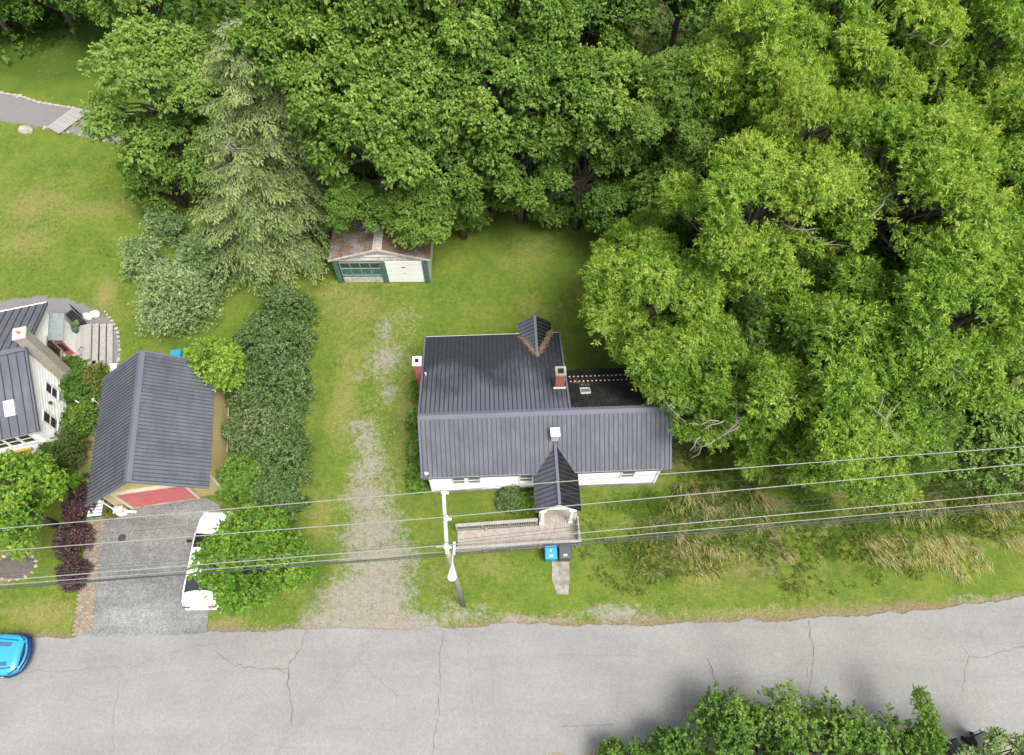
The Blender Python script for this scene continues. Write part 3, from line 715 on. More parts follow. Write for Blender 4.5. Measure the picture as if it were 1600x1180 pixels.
back = [
 (490, 60, 11.8, 3.3, 3.0, 26000, .50, 'maple whose crown touches the upper right of the tall conifer'),
 (575, 50, 12.0, 3.3, 3.0, 26000, .48, 'maple at the top edge straight above the shed'),
 (690, 45, 12.0, 3.3, 3.0, 26000, .42, 'maple at the top edge right of the one above the shed'),
 (800, 40, 11.0, 3.2, 3.0, 24000, .36, 'dark maple at the top edge above the back lawn'),
 (905, 20, 10.5, 3.0, 2.8, 22000, .28, 'darkest maple at the top edge near the brighter wood'),
 (575, 185, 9.4, 3.3, 2.9, 30000, .50, 'broad maple next to the conifer above the shed roof'),
 (640, 175, 9.4, 3.3, 3.0, 30000, .44, 'maple with hanging leaf curtains between shed and top edge'),
 (765, 160, 9.2, 3.2, 2.8, 30000, .48, 'maple with pale leading shoots in the middle of the back wood'),
 (875, 140, 9.4, 3.0, 2.8, 28000, .44, 'maple right of the middle of the back wood'),
 (975, 170, 8.6, 2.9, 2.6, 26000, .58, 'lighter green maple beside the brighter eastern wood'),
 (815, 235, 6.2, 2.6, 2.2, 24000, .46, 'low maple reaching out over the back lawn'),
 (715, 265, 6.0, 2.3, 2.0, 18000, .34, 'shaded maple between the shed and the back lawn'),
 (556, 325, 5.2, 1.6, 1.5, 15000, .40, 'small maple over the left rear of the shed roof'),
 (652, 335, 4.9, 1.8, 1.4, 11000, .50, 'small maple over the right side of the shed roof'),
 (910, 270, 5.0, 2.5, 2.0, 18000, .26, 'dark low maple at the rear right corner of the back lawn'),
 (990, 330, 4.2, 2.1, 1.6, 14000, .24, 'dark thicket tree tucked beneath the bright eastern crowns'),
]
for i, (px, py, zc, Rr, H, n, ti, lab) in enumerate(back):
    tree('maple', 'maple', px, py, zc, Rr * 1.04, H * 1.25, n, lab, GB, 200 + i, tint=ti, name='maple_tree')
for i, (px, py) in enumerate([(480, -90), (680, -100), (880, -110), (1080, -70), (1290, -90), (1500, -90)]):
    tree('maple', 'maple', px, py, 12.5, 4.0, 4.0, 9000, 'maple just past the top edge, ' + ['behind the conifer side of the wood', 'behind the shed', 'behind the back lawn', 'where the two woods meet', 'behind the feathery eastern tree', 'behind the upper right corner'][i], GB, 230 + i, tint=.35, name='maple_tree')
GL = 'broadleaf trees at the upper left'
for i, a in enumerate([((24, 68), 7.0, 2.8, 2.6, .30, 'maple', 'dark tree in the upper left corner with its trunk foot in view'),
    ((118, 46), 5.0, 3.4, 3.6, .20, 'maple', 'dark shade tree at the top edge above the gravel path'),
    
    ((300, 150), 9.4, 3.0, 3.6, .62, 'ashdark', 'tree at the top edge behind the pale path-side tree'),
    ((290, 322), 2.8, 2.3, 2.9, .42, 'maple', 'dark round tree between the left lawn and the conifer'),
    ((62, 22), 4.2, 3.4, 3.8, .16, 'maple', 'deep shaded tree at the top edge left of the path trees'),
    ((190, 66), 5.5, 3.0, 4.0, .30, 'maple', 'shaded tree between the pale path tree and the top edge'),
    ((-30, 46), 4.4, 3.2, 3.8, .2, 'maple', 'shaded tree cut by the upper left frame edge')]):
    b_, zc, Rr, H, ti, lm_, lab = a
    tree('maple', lm_, 0, 0, zc, Rr, H, 0, lab, GL, 250 + i, tint=ti, name='broadleaf_tree', base=b_)

GU = 'understorey trees in the shade of the wood'
rg_u = random.Random(5)
us = [((712, 345), 'beside the right wall of the shed'), ((770, 335), 'at the left rear of the back lawn'), ((832, 326), 'at the middle rear of the back lawn'), ((895, 330), 'at the rear of the lawn right of its middle'), ((950, 348), 'at the right rear corner of the back lawn'),
      ((1005, 375), 'at the right side of the back lawn'), ((590, 310), 'right behind the shed'), ((520, 330), 'between shed and conifer')]
for i, (b_, lb_) in enumerate(us):
    tree('maple', 'maple', 0, 0, 2.3, rg_u.uniform(1.8, 2.3), 2.4, 0, 'low shaded leafy tree ' + lb_, GU, 400 + i, tint=rg_u.uniform(.45, .6), name='understorey_tree', base=b_)
sh_r = ['broad crown nearest the back lawn', 'crown with the pale bare limb', 'feathery tall tree at the top edge', 'upper right corner tree', 'olive-green tree mid-wood', 'right-edge tree below the corner', 'tree leaning over the lawn',
        'mid-green tree by the trunk gap', 'widest eastern tree', 'tree over the grey roof end', 'tree dipping over the wires', None, None]
sh_b = ['maple touching the conifer top', 'top-edge maple above the shed', 'top-edge maple right of the shed', 'dark top-edge maple above the lawn', 'darkest top-edge maple', 'broad maple next to the conifer', 'maple with hanging leaf curtains', 'maple with pale leading shoots',
        'maple right of mid-wood', 'lighter maple by the eastern wood', None, None, None, None, None, 'thicket tree under the bright crowns']
def under(T, off, names, seed0, kind, lm):
    for i, (a, nm) in enumerate(zip(T, names)):
        if nm is None: continue
        c = P(a[0], a[1], a[2])
        for j in range(2):
            x, y = c.x + rg_u.uniform(-1, 1) + (2.2 if j else -2.2), c.y + rg_u.uniform(-1.5, .5) + (1.5 if j else -1.5)
            if (x < 11.5 and y < 21) or y < 14.8 or (x < 9.5 and y < 34.5) or (-14 < x < -3 and y < 38): continue
            t_ = tree(kind, lm, 0, 0, rg_u.uniform(4.6, 6.4), rg_u.uniform(2.6, 3.2), 3.3, 0, 'shaded young tree ' + ('under the east side of the ' if j else 'under the west side of the ') + nm, GU, seed0 + 2 * i + j, tint=rg_u.uniform(.32, .5), name='understorey_tree', base=(800, 400))
            t_.location = (x, y, 0)
under(right_trees, 0, sh_r, 420, 'ash', 'ashdark'); under(back, 0, sh_b, 460, 'maple', 'maple')

tree('maple', 'ashdark', 248, 140, 7.6, 3.7, 3.9, 0, 'pale green tree overhanging the bend of the gravel path', GL, 262, tint=.78)
tree('maple', 'ashdark', 290, 235, 4.4, 2.4, 3.0, 0, 'mid-green tree wedged between the pale path tree and the conifer', GL, 263, tint=.5)
# conifers
def conifer(px, py, h, Rr, seed, label, n_wh=26, nper=9):
    rg = random.Random(seed); c = P(px, py, 0)
    root = empty('conifer_tree', (c.x, c.y, 0), 0, label=label, cat='conifer', group='conifers behind the lilac hedge')
    MB().tube([(0, 0, -.1), (.05, 0, h * .5), (0, 0, h)], [.26, .17, .02], 8).build('trunk', M['bark'], root, smooth=True)
    br = MB(); pos = []; dr = []; tn = []; ln = []
    for w_ in range(n_wh):
        f = (w_ + .5) / n_wh; z = h * (.08 + .9 * f)
        rl = Rr * (1 - f) ** .62 + .25
        nb = max(4, int(nper * (1 - f * .5)))
        for b in range(nb):
            th = rg.uniform(0, 6.283); L = rl * rg.uniform(.65, 1.12); bt = rg.uniform(-.22, .22)
            d = Vector((math.cos(th), math.sin(th), 0)); pts = []
            for k in range(6):
                t = k / 5; pts.append(Vector((0, 0, z)) + d * L * t + Vector((0, 0, .30 * L * (.5 * t - 1.15 * t * t + .35 * t ** 3 * 1.2))))
            br.tube(pts[:5], [.024 * (1 - .8 * k / 5) + .003 for k in range(5)], 4, cap=False)
            sd = Vector((-d.y, d.x, 0)); ntw = int(7 + L * 6)
            for k in range(ntw):
                t = .10 + .90 * (k + rg.random()) / ntw; x = t * 5; i0 = min(4, int(x)); p = pts[i0].lerp(pts[i0 + 1], x - i0)
                sg = 1 if k % 2 else -1; tl = (.75 * (1 - t) + .28) * min(1, L / 2.0) * rg.uniform(.7, 1.2)
                td = (d * .75 + sd * sg * rg.uniform(.6, 1.0) + Vector((0, 0, -.45))).normalized()
                nn = max(3, int(tl / .06))
                for q_ in range(nn):
                    u = (q_ + .5) / nn
                    pos.append(p + td * tl * u + Vector((0, 0, -.16 * u * u * tl))); a_ = sg * rg.choice((-1, 1))
                    s2 = Vector((-td.y, td.x, 0)); dd = td * .9 + s2 * a_ * .7 + Vector((0, 0, rg.uniform(-.45, .1))); dr.append(dd)
                    tn.append(.50 + bt + rg.gauss(0, .07) + .18 * u); ln.append(rg.uniform(.15, .26))
    br.build('branches', M['deadwood'], root)
    pos = np.array(pos); dr = unit(np.array(dr)); m_ = len(pos)
    nr = unit(np.array([0, 0, 1.0]) + NR.normal(0, .35, (m_, 3)))
    v = leaf_quads(pos, dr, nr, np.array(ln), np.full(m_, .078), .1)
    leaf_obj('crown', v, np.clip(np.array(tn), 0, 1), LM['conifer'], root)
conifer(470, 335, 14.2, 5.6, 1, 'tallest olive-green conifer with drooping branches beside the shed', 32, 15)
conifer(432, 388, 9.2, 5.0, 2, 'lower greyish conifer spreading above the lilac hedge', 20, 16)

# shrubs
def shrub(kind, lm, px, py, Rr, H, n, label, group=None, seed=0, tint=.45, name='shrub', cat='shrub', nl=None, ry=1.0, scale=1.0, tip_light=.35, lobe_r=(.3, .48)):
    rg = random.Random(seed); c = P(px, py, H * .55)
    root = empty(name, (c.x, c.y, 0), 0, label=label, cat=cat, group=group)
    nl = nl or int(7 + Rr * 5); lobes = []
    for i in range(nl):
        z_ = 1 - (i + .5) / nl; th = i * 2.39996 + seed; rr = math.sqrt(max(0, 1 - z_ * z_)); q_ = rg.uniform(.6, .85); lr = Rr * rg.uniform(*lobe_r)
        lobes.append(((math.cos(th) * rr * Rr * q_, math.sin(th) * rr * Rr * ry * q_, max(lr * .5, z_ * H * q_)), (lr, lr, min(lr, H * .5)), rg.uniform(-.12, .12)))
    v, t = lobes_leaves(lobes, n, kind, tint, tip_light, scale=scale)
    st = MB()
    for (ce, r, _) in lobes: st.tube(limb_path((rg.uniform(-.1, .1) * Rr, rg.uniform(-.1, .1) * Rr, -.05), ce, rg, 3), [.05 * min(1, Rr), .04 * min(1, Rr), .02, .008], 4)
    st.build('stems', M['bark'], root)
    leaf_obj('foliage', v, t, LM[lm], root); return root
gS = 'silvery shrubs on the left lawn'
shrub('silver', 'silver', 268, 455, 2.35, 3.4, 34000, 'largest silvery-green shrub, its round crown standing behind the garage', gS, 1, .62, ry=.9, name='silver_shrub', nl=22)
shrub('silver', 'silver', 222, 405, 1.35, 3.0, 12000, 'small silvery shrub at the lawn side with bare curved twigs', gS, 2, .62, name='silver_shrub')
shrub('silver', 'silver', 315, 395, 1.9, 3.6, 20000, 'greener silvery shrub between the conifer and the largest silvery shrub', gS, 3, .42, name='silver_shrub')
shrub('silver', 'silver', 255, 345, 1.2, 2.6, 9000, 'narrow silvery shrub farthest back beside the lawn', gS, 4, .45, name='silver_shrub')
gH = 'lilac hedge along the gravel drive'
for i, a in enumerate([(440, 475, 1.5, 2.8, .38, 'lilac at the far end of the hedge beneath the conifer'), (438, 535, 1.75, 3.2, .42, 'lilac second from the conifer in the hedge'),
    (432, 600, 1.85, 3.2, .40, 'lilac in the hedge beside the rear half of the garage'), (420, 660, 1.7, 2.7, .55, 'brownish thin-leaved lilac in the middle of the hedge'),
    (430, 715, 1.7, 3.0, .40, 'lilac in the hedge beside the front of the garage'), (425, 775, 1.5, 2.6, .38, 'lilac at the road end of the hedge behind the lime green tree')]):
    shrub('lilac', 'lilac', a[0], a[1], a[2] * 1.08, a[3], 15000, a[5], gH, 20 + i, a[4] + .06, name='lilac_bush', nl=24, lobe_r=(.18, .38), ry=1.1)
for i, a in enumerate([(400, 520, 1.3, 2.4, .5, 'lilac on the garage side of the hedge near the young maple'), (388, 612, 1.4, 2.5, .55, 'lilac on the garage side of the hedge by the grey trellis'), (385, 668, 1.35, 2.2, .62, 'lighter lilac leaning over the grey trellis')]):
    shrub('lilac', 'lilac', a[0], a[1], a[2], a[3], 9000, a[5], gH, 90 + i, a[4], name='lilac_bush', nl=16, lobe_r=(.2, .4))
shrub('lime', 'ashdark', 375, 745, 1.3, 3.4, 13000, 'bright green bush between garage corner and lilac hedge', None, 31, .6, lobe_r=(.25, .4))
tree('lime', 'lime', 338, 570, 3.0, 1.4, 1.3, 15000, 'young yellow-green maple behind the garage corner', None, 301, tint=.62, name='maple_tree', nl=16, tip_light=.6, unique=True)
tree('lime', 'lime', 395, 874, 3.8, 2.15, 1.9, 30000, 'bright lime-green round tree covering half the white car', None, 302, tint=.40, name='round_tree', lobe_r=(.22, .36), nl=26, unique=True)
tree('lime', 'lime', 20, 785, 3.6, 2.2, 1.6, 16000, 'lime-green tree at the left edge over the front garden', None, 303, tint=.5, name='garden_tree', lobe_r=(.22, .36), nl=14, unique=True)
gJ = 'foundation shrubs round the white house'
shrub('fine', 'juniper', 88, 705, 1.35, 1.6, 14000, 'dark rounded juniper at the front corner of the white house', gJ, 41, .38, name='juniper_bush')
shrub('fine', 'orange', 20, 728, 1.0, 1.2, 8000, 'golden-tinged shrub below the white house front wall', gJ, 42, .45)
shrub('lime', 'lime', 55, 745, .9, 1.6, 7000, 'pale lime shrub in front of the juniper', gJ, 43, .5)
shrub('lilac', 'ashdark', 120, 650, .95, 1.7, 8000, 'green bush beside the gable wall of the white house', gJ, 44, .5)
shrub('lilac', 'ashdark', 118, 600, .95, 2.1, 9000, 'leafy climber bush at the foot of the white house chimney', gJ, 45, .38)
shrub('silver', 'juniper', 148, 590, .85, 1.6, 7000, 'olive twiggy bush between the wooden deck and the garage', gJ, 46, .75)
shrub('lilac', 'ashdark', 112, 568, .6, 1.3, 5000, 'dark green bush against the deck and the red door', gJ, 47, .35)
gP = 'purple barberry bushes beside the driveway'
for i, a in enumerate([(126, 762, .6, 1.1, 'purple barberry hidden partly by the garage eave'), (118, 792, .72, 1.2, 'second reddest barberry from the garage'), (109, 838, .85, 1.35, 'largest and dullest purple barberry'), (109, 897, .72, 1.1, 'reddish purple barberry nearest the road')]):
    shrub('fine', 'purple', a[0], a[1], a[2], a[3], 8500, a[4], gP, 50 + i, .42, name='barberry_bush', ry=1.2)
shrub('lime', 'lime', 121, 755, .42, 1.5, 2200, 'small star-shaped green shrub among the purple barberries', None, 56, .5)
gV = 'green plants against the main house'
for i, a in enumerate([(652, 745, .55, .9, 3500), (650, 700, .5, 1.0, 3500), (650, 655, .5, 1.1, 3500), (652, 610, .4, .8, 2200)]):
    shrub('lime', 'ashdark', a[0], a[1], a[2], a[3], a[4], ['weedy bush at the front left corner of the main house', 'weedy bush halfway along the west wall near the front', 'weedy bush at the west wall below the roof ridge', 'low weeds at the west wall nearest the outside chimney'][i], gV, 60 + i, .5, name='weed_bush', ry=1.6)
shrub('lilac', 'lilac', 800, 778, .75, .9, 5000, 'dark leafy shrub in the corner between house wall and porch', gV, 66, .55)
shrub('lime', 'lime', 826, 782, .5, 1.1, 3500, 'bright lime shrub touching the porch roof edge', gV, 67, .5)
# tree tops south of the road, near the camera
gF = 'treetops on the near side of the road'
for i, a in enumerate([(1185, 1190, 2.0, 2.45, 1.6, 15000, .36), (1300, 1187, 2.0, 2.45, 1.6, 15000, .40), (1055, 1202, 1.6, 1.6, 1.2, 8000, .33), (1405, 1204, 1.9, 1.9, 1.3, 9000, .38), (968, 1194, 1.3, 1.0, .9, 4000, .38)]):
    tree('maple', 'ashdark', a[0], a[1], a[2], a[3], a[4], a[5], ['dark green treetop with the highest crown left of centre', 'broad treetop in the middle of the near-side row', 'low treetop second from the left in the near-side row', 'treetop right of the near-side row beside the thin spire', 'smallest and leftmost treetop of the near-side row'][i], gF, 320 + i, tint=a[6], name='maple_tree', nl=12, unique=True, scale=.85)
def spray(pts, rad, n, label, tint, seed, z):
    rg = random.Random(seed); p = [P(a, b, z + i * .25) for i, (a, b) in enumerate(pts)]; root = empty('sapling', (p[0].x, p[0].y, 0), 0, label=label, cat='tree', group=gF)
    o = Vector((p[0].x, p[0].y, 0)); q = [a - o for a in p]; lobes = []
    for i in range(len(q) - 1):
        for k in range(5):
            t_ = (i + k / 5) / (len(q) - 1); c = q[i].lerp(q[i + 1], k / 5); r = rad * (1.15 - .75 * t_) * rg.uniform(.7, 1.2); lobes.append(((c.x + rg.uniform(-.5, .5) * r, c.y, c.z), (r, r * 1.1, r * .8), rg.uniform(-.15, .15)))
    MB().tube([(0, 0, -.1), (0, 0, q[0].z * .6), q[0], q[-1]], [.07, .05, .04, .008], 6).build('trunk', M['bark'], root, smooth=True)
    v, t = lobes_leaves(lobes, n, 'silver', tint, .3); leaf_obj('crown', v, t, LM['ashdark'], root)
spray([(1458, 1172), (1450, 1130), (1440, 1100), (1434, 1074)], .42, 3600, 'slender upright sapling spire reaching over the road', .55, 3, 2.6)
spray([(1150, 1150), (1152, 1118), (1148, 1090)], .40, 1100, 'thin pale spray left of the highest near-side crown', .85, 4, 3.0)
spray([(1225, 1130), (1228, 1095), (1236, 1066)], .50, 1500, 'thin pale spray above the highest near-side crown', .85, 5, 3.2)
tree('silver', 'silver', 1560, 1190, 3.0, 1.3, 1.4, 8000, 'grey-green bush in front of the two black bins', gF, 332, tint=.5, name='roadside_bush', unique=True)

FOREST = [(p.x, p.y) for p in [P(a, b) for a, b in [(330, -90), (330, 180), (500, 320), (600, 335), (720, 292), (960, 300), (1010, 420), (1040, 600), (1080, 725), (1220, 738), (1640, 745), (1800, 400), (1800, -90)]]]
FOREST2 = [(p.x, p.y) for p in [P(a, b) for a, b in [(-60, 84), (60, 88), (150, 62), (230, 70), (250, 175), (330, 180), (330, -120), (-60, -120)]]]
ul = []; rg = random.Random(77)
while len(ul) < 1700:
    x, y = rg.uniform(-60, 50), rg.uniform(12, 68)
    pt = (np.array([x]), np.array([y]))
    if inpoly(*pt, FOREST)[0] or inpoly(*pt, FOREST2)[0]:
        if -11.6 < x < -4.2 and 25 < y < 34: continue
        if -5 < x < 9 and y < 19.5: continue
        r = rg.uniform(.8, 1.6); ul.append(((x, y, rg.uniform(.2, 1.3)), (r, r, r * .8), rg.uniform(-.2, .15)))
v, t = lobes_leaves(ul, 100000, 'maple', .26, .3, inner=.02, scale=2.2)
leaf_obj('undergrowth', v, t, LM['maple'], None, kind='stuff')

# explicit dead branch in the gap
db = MB(); rg = random.Random(9)
main = [P(1258, 420, 8.2), P(1245, 455, 8.0), P(1215, 500, 7.6), P(1180, 545, 7.2), P(1140, 580, 6.9)]
db.tube(main, [.07, .06, .05, .035, .015], 6)
for k in range(14):
    t = rg.uniform(.25, 3.9); i0 = int(t); p = main[i0].lerp(main[i0 + 1], t - i0)
    e = p + Vector((rg.uniform(-1.6, .2), rg.uniform(-1.5, .6), rg.uniform(-.3, .5))); pp = limb_path(p, e, rg, 3); db.tube(pp, [.028, .02, .014, .006], 4)
    for j in range(2): db.tube(limb_path(pp[2], pp[2] + Vector((rg.uniform(-.6, .3), rg.uniform(-.6, .3), rg.uniform(-.1, .3))), rg, 2), [.012, .008, .004], 3)
for k in range(9):
    a = P(1170 - k * 8 + rg.uniform(-20, 20), 640 + k * 6 + rg.uniform(-20, 20), 7.4); e = a + Vector((rg.uniform(-1.8, -.5), rg.uniform(-1.2, .2), rg.uniform(-.2, .4)))
    pp = limb_path(a, e, rg, 4); db.tube(pp, [.035, .028, .02, .014, .006], 4)
    for j in range(3): db.tube(limb_path(pp[2], pp[2] + Vector((rg.uniform(-.7, .2), rg.uniform(-.6, .5), rg.uniform(0, .4))), rg, 2), [.014, .01, .004], 3)
db.build('dead_branch', M['deadwood'], label='bare grey dead branch reaching through the gap in the green crowns', cat='branch')

# grass tufts -------------------------------------------------------
def blades(pts, ln, lean, wd, tint, k=5, ldir=None):
    n = len(pts) * k; base = np.repeat(pts, k, 0) + np.c_[NR.normal(0, .04, (n, 2)), np.zeros(n)]
    d = unit(np.c_[NR.normal(0, lean, (n, 2)), np.ones(n)] + (0 if ldir is None else np.array(ldir)))
    L = ln * NR.uniform(.6, 1.3, n)[:, None]; s = unit(np.cross(d, NR.normal(size=(n, 3)))) * wd * .5
    v = np.stack([base - s, base + s, base + d * L + np.array([0, 0, -.15]) * L], 1).reshape(-1, 3)
    return v, np.clip(np.repeat(tint, k) + NR.normal(0, .12, n), 0, 1)
def tri_obj(name, v, t, mat, **kw):
    me = fast_mesh(name, v, np.arange(len(v)), 3, [mat], {'tint': ('FACE', 'FLOAT', t)}); o = link(name, me, **kw); o.color = (.5, .5, .5, 1); return o
n = 30000
x = NR.uniform(2.5, 34, n); y = NR.uniform(6.6, 17, n)
keep = (y > road_n(x) + 1.2 + fbm(x * .5, y * .5, 4) * 2.2 + NR.random(n) * .8) & (NR.random(n) < np.clip((x - 2.5) / 5, 0, 1) * np.clip(fbm(x * .45, y * .45, 51) * 3.2 - .9, .12, 1)) & ~((x < 8.6) & (y > 12.9)) & ~((x > 1.0) & (x < 3.5) & (y > 7.5)); x, y = x[keep], y[keep]
tt = fbm(x * .35, y * .35, 77) * .9 + (vnoise(x * 1.5, y * 1.5, 5) - .5) * .3
v, t = blades(np.c_[x, y, np.zeros(len(x))], .24, .5, .022, tt * .62 + .02, 5)
tri_obj('meadow_grass', v, t, LM['grass'], kind='stuff')
n = 36000
x = NR.uniform(-34, 9, n); y = NR.uniform(6.4, 38, n)
keep = (y > road_n(x) + .5) & ~inpoly(x, y, DRIVE) & ~inpoly(x, y, PATHPOLY) & ~inpoly(x, y, PADPOLY) & (fbm(x * .7, y * .7, 14) > .45) & ~((np.abs(x + 8) < 2.6) & (y < 20) & (NR.random(n) < .9))
keep &= ~((x > -4.6) & (x < 8) & (y > 12.6) & (y < 21.3)) & ~((x > -3) & (x < 3.4) & (y > 9.5) & (y < 13)); x, y = x[keep], y[keep]
v, t = blades(np.c_[x, y, np.zeros(len(x))], .11, .5, .016, fbm(x * .5, y * .5, 78) * .7, 4)
tri_obj('lawn_grass', v, t, LM['grass'], kind='stuff')
vs, ts = [], []
for (px, py, rx, ry, n, L) in [(1125, 785, 34, 10, 130, .8), (1075, 775, 12, 10, 60, .8), (1075, 855, 14, 14, 90, .8), (1130, 862, 14, 10, 80, .8), (1183, 795, 8, 14, 60, .8), (1372, 860, 12, 10, 190, .8), (1430, 795, 20, 8, 110, .9), (1450, 848, 20, 8, 190, 1.0),
        (1490, 872, 20, 8, 150, .9), (1555, 790, 16, 10, 190, .9), (1592, 848, 14, 8, 150, .9), (1370, 775, 12, 6, 60, .7), (1230, 860, 30, 10, 50, .6), (1520, 885, 20, 6, 70, .7)]:
    c0 = P(px, py); wd_ = np.array([NR.uniform(-.1, .7), -1.0, 0]); wd_ /= np.linalg.norm(wd_)
    for q_ in range(max(4, n // 9)):
        c = np.array([c0.x + NR.normal(0, rx / 24), c0.y + NR.normal(0, ry / 22), 0]); m_ = 14
        d = unit(wd_ + NR.normal(0, .30, (m_, 3)) * [1, .6, 0]); Lb_ = L * NR.uniform(.45, 1.05, m_)[:, None]; b_ = c + NR.normal(0, .12, (m_, 3)) * [1, 1, 0]
        p1 = b_ + d * Lb_ * .32 + np.array([0, 0, .30]) * Lb_; p2 = b_ + d * Lb_ * .95 + np.array([0, 0, .22]) * Lb_ + NR.normal(0, .04, (m_, 3))
        sd = unit(np.cross(d, [0, 0, 1.0])) * .011
        tris = [np.stack([b_ - sd, b_ + sd, p1 + sd], 1), np.stack([b_ - sd, p1 + sd, p1 - sd], 1), np.stack([p1 - sd, p1 + sd, p2], 1)]
        vs.append(np.concatenate(tris).reshape(-1, 3)); ts.append(np.tile(np.clip(.55 + NR.normal(0, .18, m_), 0, 1), 3))
wl = []
for k in range(260):
    x_, y_ = NR.uniform(3.8, 30), NR.uniform(7.6, 13.5)
    if y_ < road_n(x_) + 1.3 or (x_ < 8.6 and y_ > 12.2) or vnoise(x_ * .5, y_ * .9, 61) < .38: continue
    r = NR.uniform(.15, .42); wl.append(((x_, y_, .06), (r * 1.3, r, r * .5), NR.uniform(-.25, .2)))
v, t = lobes_leaves(wl, 17000, 'fine', .75, .3); leaf_obj('weeds', v, t, LM['juniper'], None, kind='stuff')
tri_obj('dry_grass', np.concatenate(vs), np.concatenate(ts), LM['straw'], kind='stuff')
# brown litter of dead needles on ridge valleys
def litter(name, parent, pts, n, spread, ln=.12):
    out = []
    for a, b in pts:
        a = Vector(a); b = Vector(b)
        for i in range(n):
            p = a.lerp(b, random.random()) + Vector((random.gauss(0, spread), random.gauss(0, spread), random.uniform(.02, .10)))
            d = Vector((random.uniform(-1, 1), random.uniform(-1, 1), random.uniform(-.2, .4))).normalized() * ln * random.uniform(.5, 1.4); s = Vector((-d.y, d.x, .0)) * .1
            out += [tuple(p), tuple(p + d * .5 + s), tuple(p + d), tuple(p + d * .5 - s)]
    v = np.array(out); me = fast_mesh(name, v, np.arange(len(v)), 4, [M['needles']]); return link(name, me, parent, kind='stuff')

# ------------------------------------------------------------------ buildings
def window(parent, x, y, z0, wd, ht, nrm='-y', two=True, glassm='glass', ang=0.0, frame='white_trim', t=.05):
    """frame proud of wall, pane inside it, mid rail. nrm: outward axis of wall in local frame"""
    mb = MB(); f = .06
    def bx(u0, u1, v0, v1, d0, d1, m_, mi=0):
        cu, cv, cd_ = (u0 + u1) / 2, (v0 + v1) / 2, (d0 + d1) / 2; su, sv, sd_ = u1 - u0, v1 - v0, d1 - d0
        if nrm == '-y': m_.box((x + cu, y - cd_, z0 + cv), (su, sd_, sv), mi=mi)
        elif nrm == '+x': m_.box((x + cd_, y + cu, z0 + cv), (sd_, su, sv), mi=mi)
    h = wd / 2
    bx(-h - f, -h, -f, ht + f, 0, t, mb); bx(h, h + f, -f, ht + f, 0, t, mb); bx(-h, h, ht, ht + f, 0, t, mb); bx(-h - .03, h + .03, -f - .02, 0, 0, t + .04, mb)
    if two: bx(-h, h, ht * .48, ht * .53, 0, t - .012, mb)
    fo = mb.build('window', M[frame], parent)
    g = MB(); bx(-h, h, 0, ht, 0, .02, g); g.build('pane', M[glassm], fo); return fo
def ribs(parent, y0, z0, y1, z1, x0, x1, sp, mat, name='roof_ribs', th=.02, wd=.035, skip=None, off=0.0):
    mb = MB(); n = int((x1 - x0 - .1) / sp)
    up = Vector((0, -(z1 - z0), (y1 - y0))).normalized(); up = up if up.z > 0 else -up
    for i in range(n + 1):
        x = x0 + .06 + i * sp; ya, za, yb, zb = y0, z0, y1, z1
        if skip:
            r = skip(x)
            if r is None: continue
            ya, za, yb, zb = r
        a = Vector((x, ya, za)) + up * th * .5; b = Vector((x, yb, zb)) + up * th * .5
        mb.beam(a, b, wd, th + .004, up=up)
    return tag(mb.build(name, mat, parent), kind='stuff')
def bricks(parent, cx, cy, sx, sy, z0, z1, bm_='brick'):
    """courses of bricks with recessed mortar core; joined"""
    core = MB().box((cx, cy, (z0 + z1) / 2), (sx - .02, sy - .02, z1 - z0)); core.build('mortar', M['mortar'], parent)
    mb = MB(); n = int((z1 - z0) / .075)
    for i in range(n):
        z = z0 + (i + .5) * (z1 - z0) / n; hh = (z1 - z0) / n - .012; o = (i % 2) * .1
        for ax_, (s1, s2) in enumerate(((sx, sy), (sy, sx))):
            k = -s1 / 2 - o
            while k < s1 / 2 - .02:
                a = max(k, -s1 / 2); b = min(k + .2, s1 / 2)
                if b - a > .03:
                    for sg in (-1, 1):
                        if ax_ == 0: mb.box((cx + (a + b) / 2, cy + sg * (sy / 2 - .01), z), (b - a - .012, .03, hh))
                        else: mb.box((cx + sg * (sx / 2 - .01), cy + (a + b) / 2, z), (.03, b - a - .012, hh))
                k += .212
    return tag(mb.build('bricks', M[bm_], parent), kind='stuff')

# ---- main house
HO = (-4.46, 12.62, 0); HR = R(2.3)
H = empty('house', HO, HR, label='low white house with grey ribbed metal roofs, brick chimneys and a wooden ramp porch', cat='house')
ZE, ZR, YR = 2.9, 4.9, 2.45
WX = 12.4; MX = 7.42; YB = 8.3
def zf(y): return ZE + (ZR - ZE) * y / YR
def zb_(y): return ZR + (ZE - ZR) * (y - YR) / (YB - YR)
MB().prism([(.3, -.1), (.3, zf(.3) - .08), (YR, ZR - .1), (YB - .25, zb_(YB - .25) - .08), (YB - .25, -.1)], 'x', .25, MX - .2).build('wall', M['white'], H)
MB().prism([(.3, -.1), (.3, zf(.3) - .08), (YR, ZR - .1), (5.9, 2.45), (5.9, -.1)], 'x', MX - .2 + .003, WX - .3).build('wall', M['white'], H)
sd_ = MB()
k = .35
while k < 2.85: sd_.box(((.25 + WX - .3) / 2, .3 - .008, k), (WX - .55 - .2, .03, .012)); k += .12
tag(sd_.build('clapboards', M['white_trim'], H), kind='stuff')
MB().box((WX / 2, .265, .16), (WX - .5, .07, .3)).build('foundation', M['concrete'], H)
for xx in (.27, WX - .33): MB().box((xx, .28, 1.5), (.12, .09, 2.7)).build('corner_board', M['white_trim'], H)
fr = MB().slab([(0, 0, ZE), (WX, 0, ZE), (WX, YR, ZR), (0, YR, ZR)], .06).build('front_roof', M['roof'], H)
br = MB().slab([(0, YR, ZR), (MX, YR, ZR), (MX, YB, ZE), (0, YB, ZE)], .06).build('back_roof', M['backroof'], H)
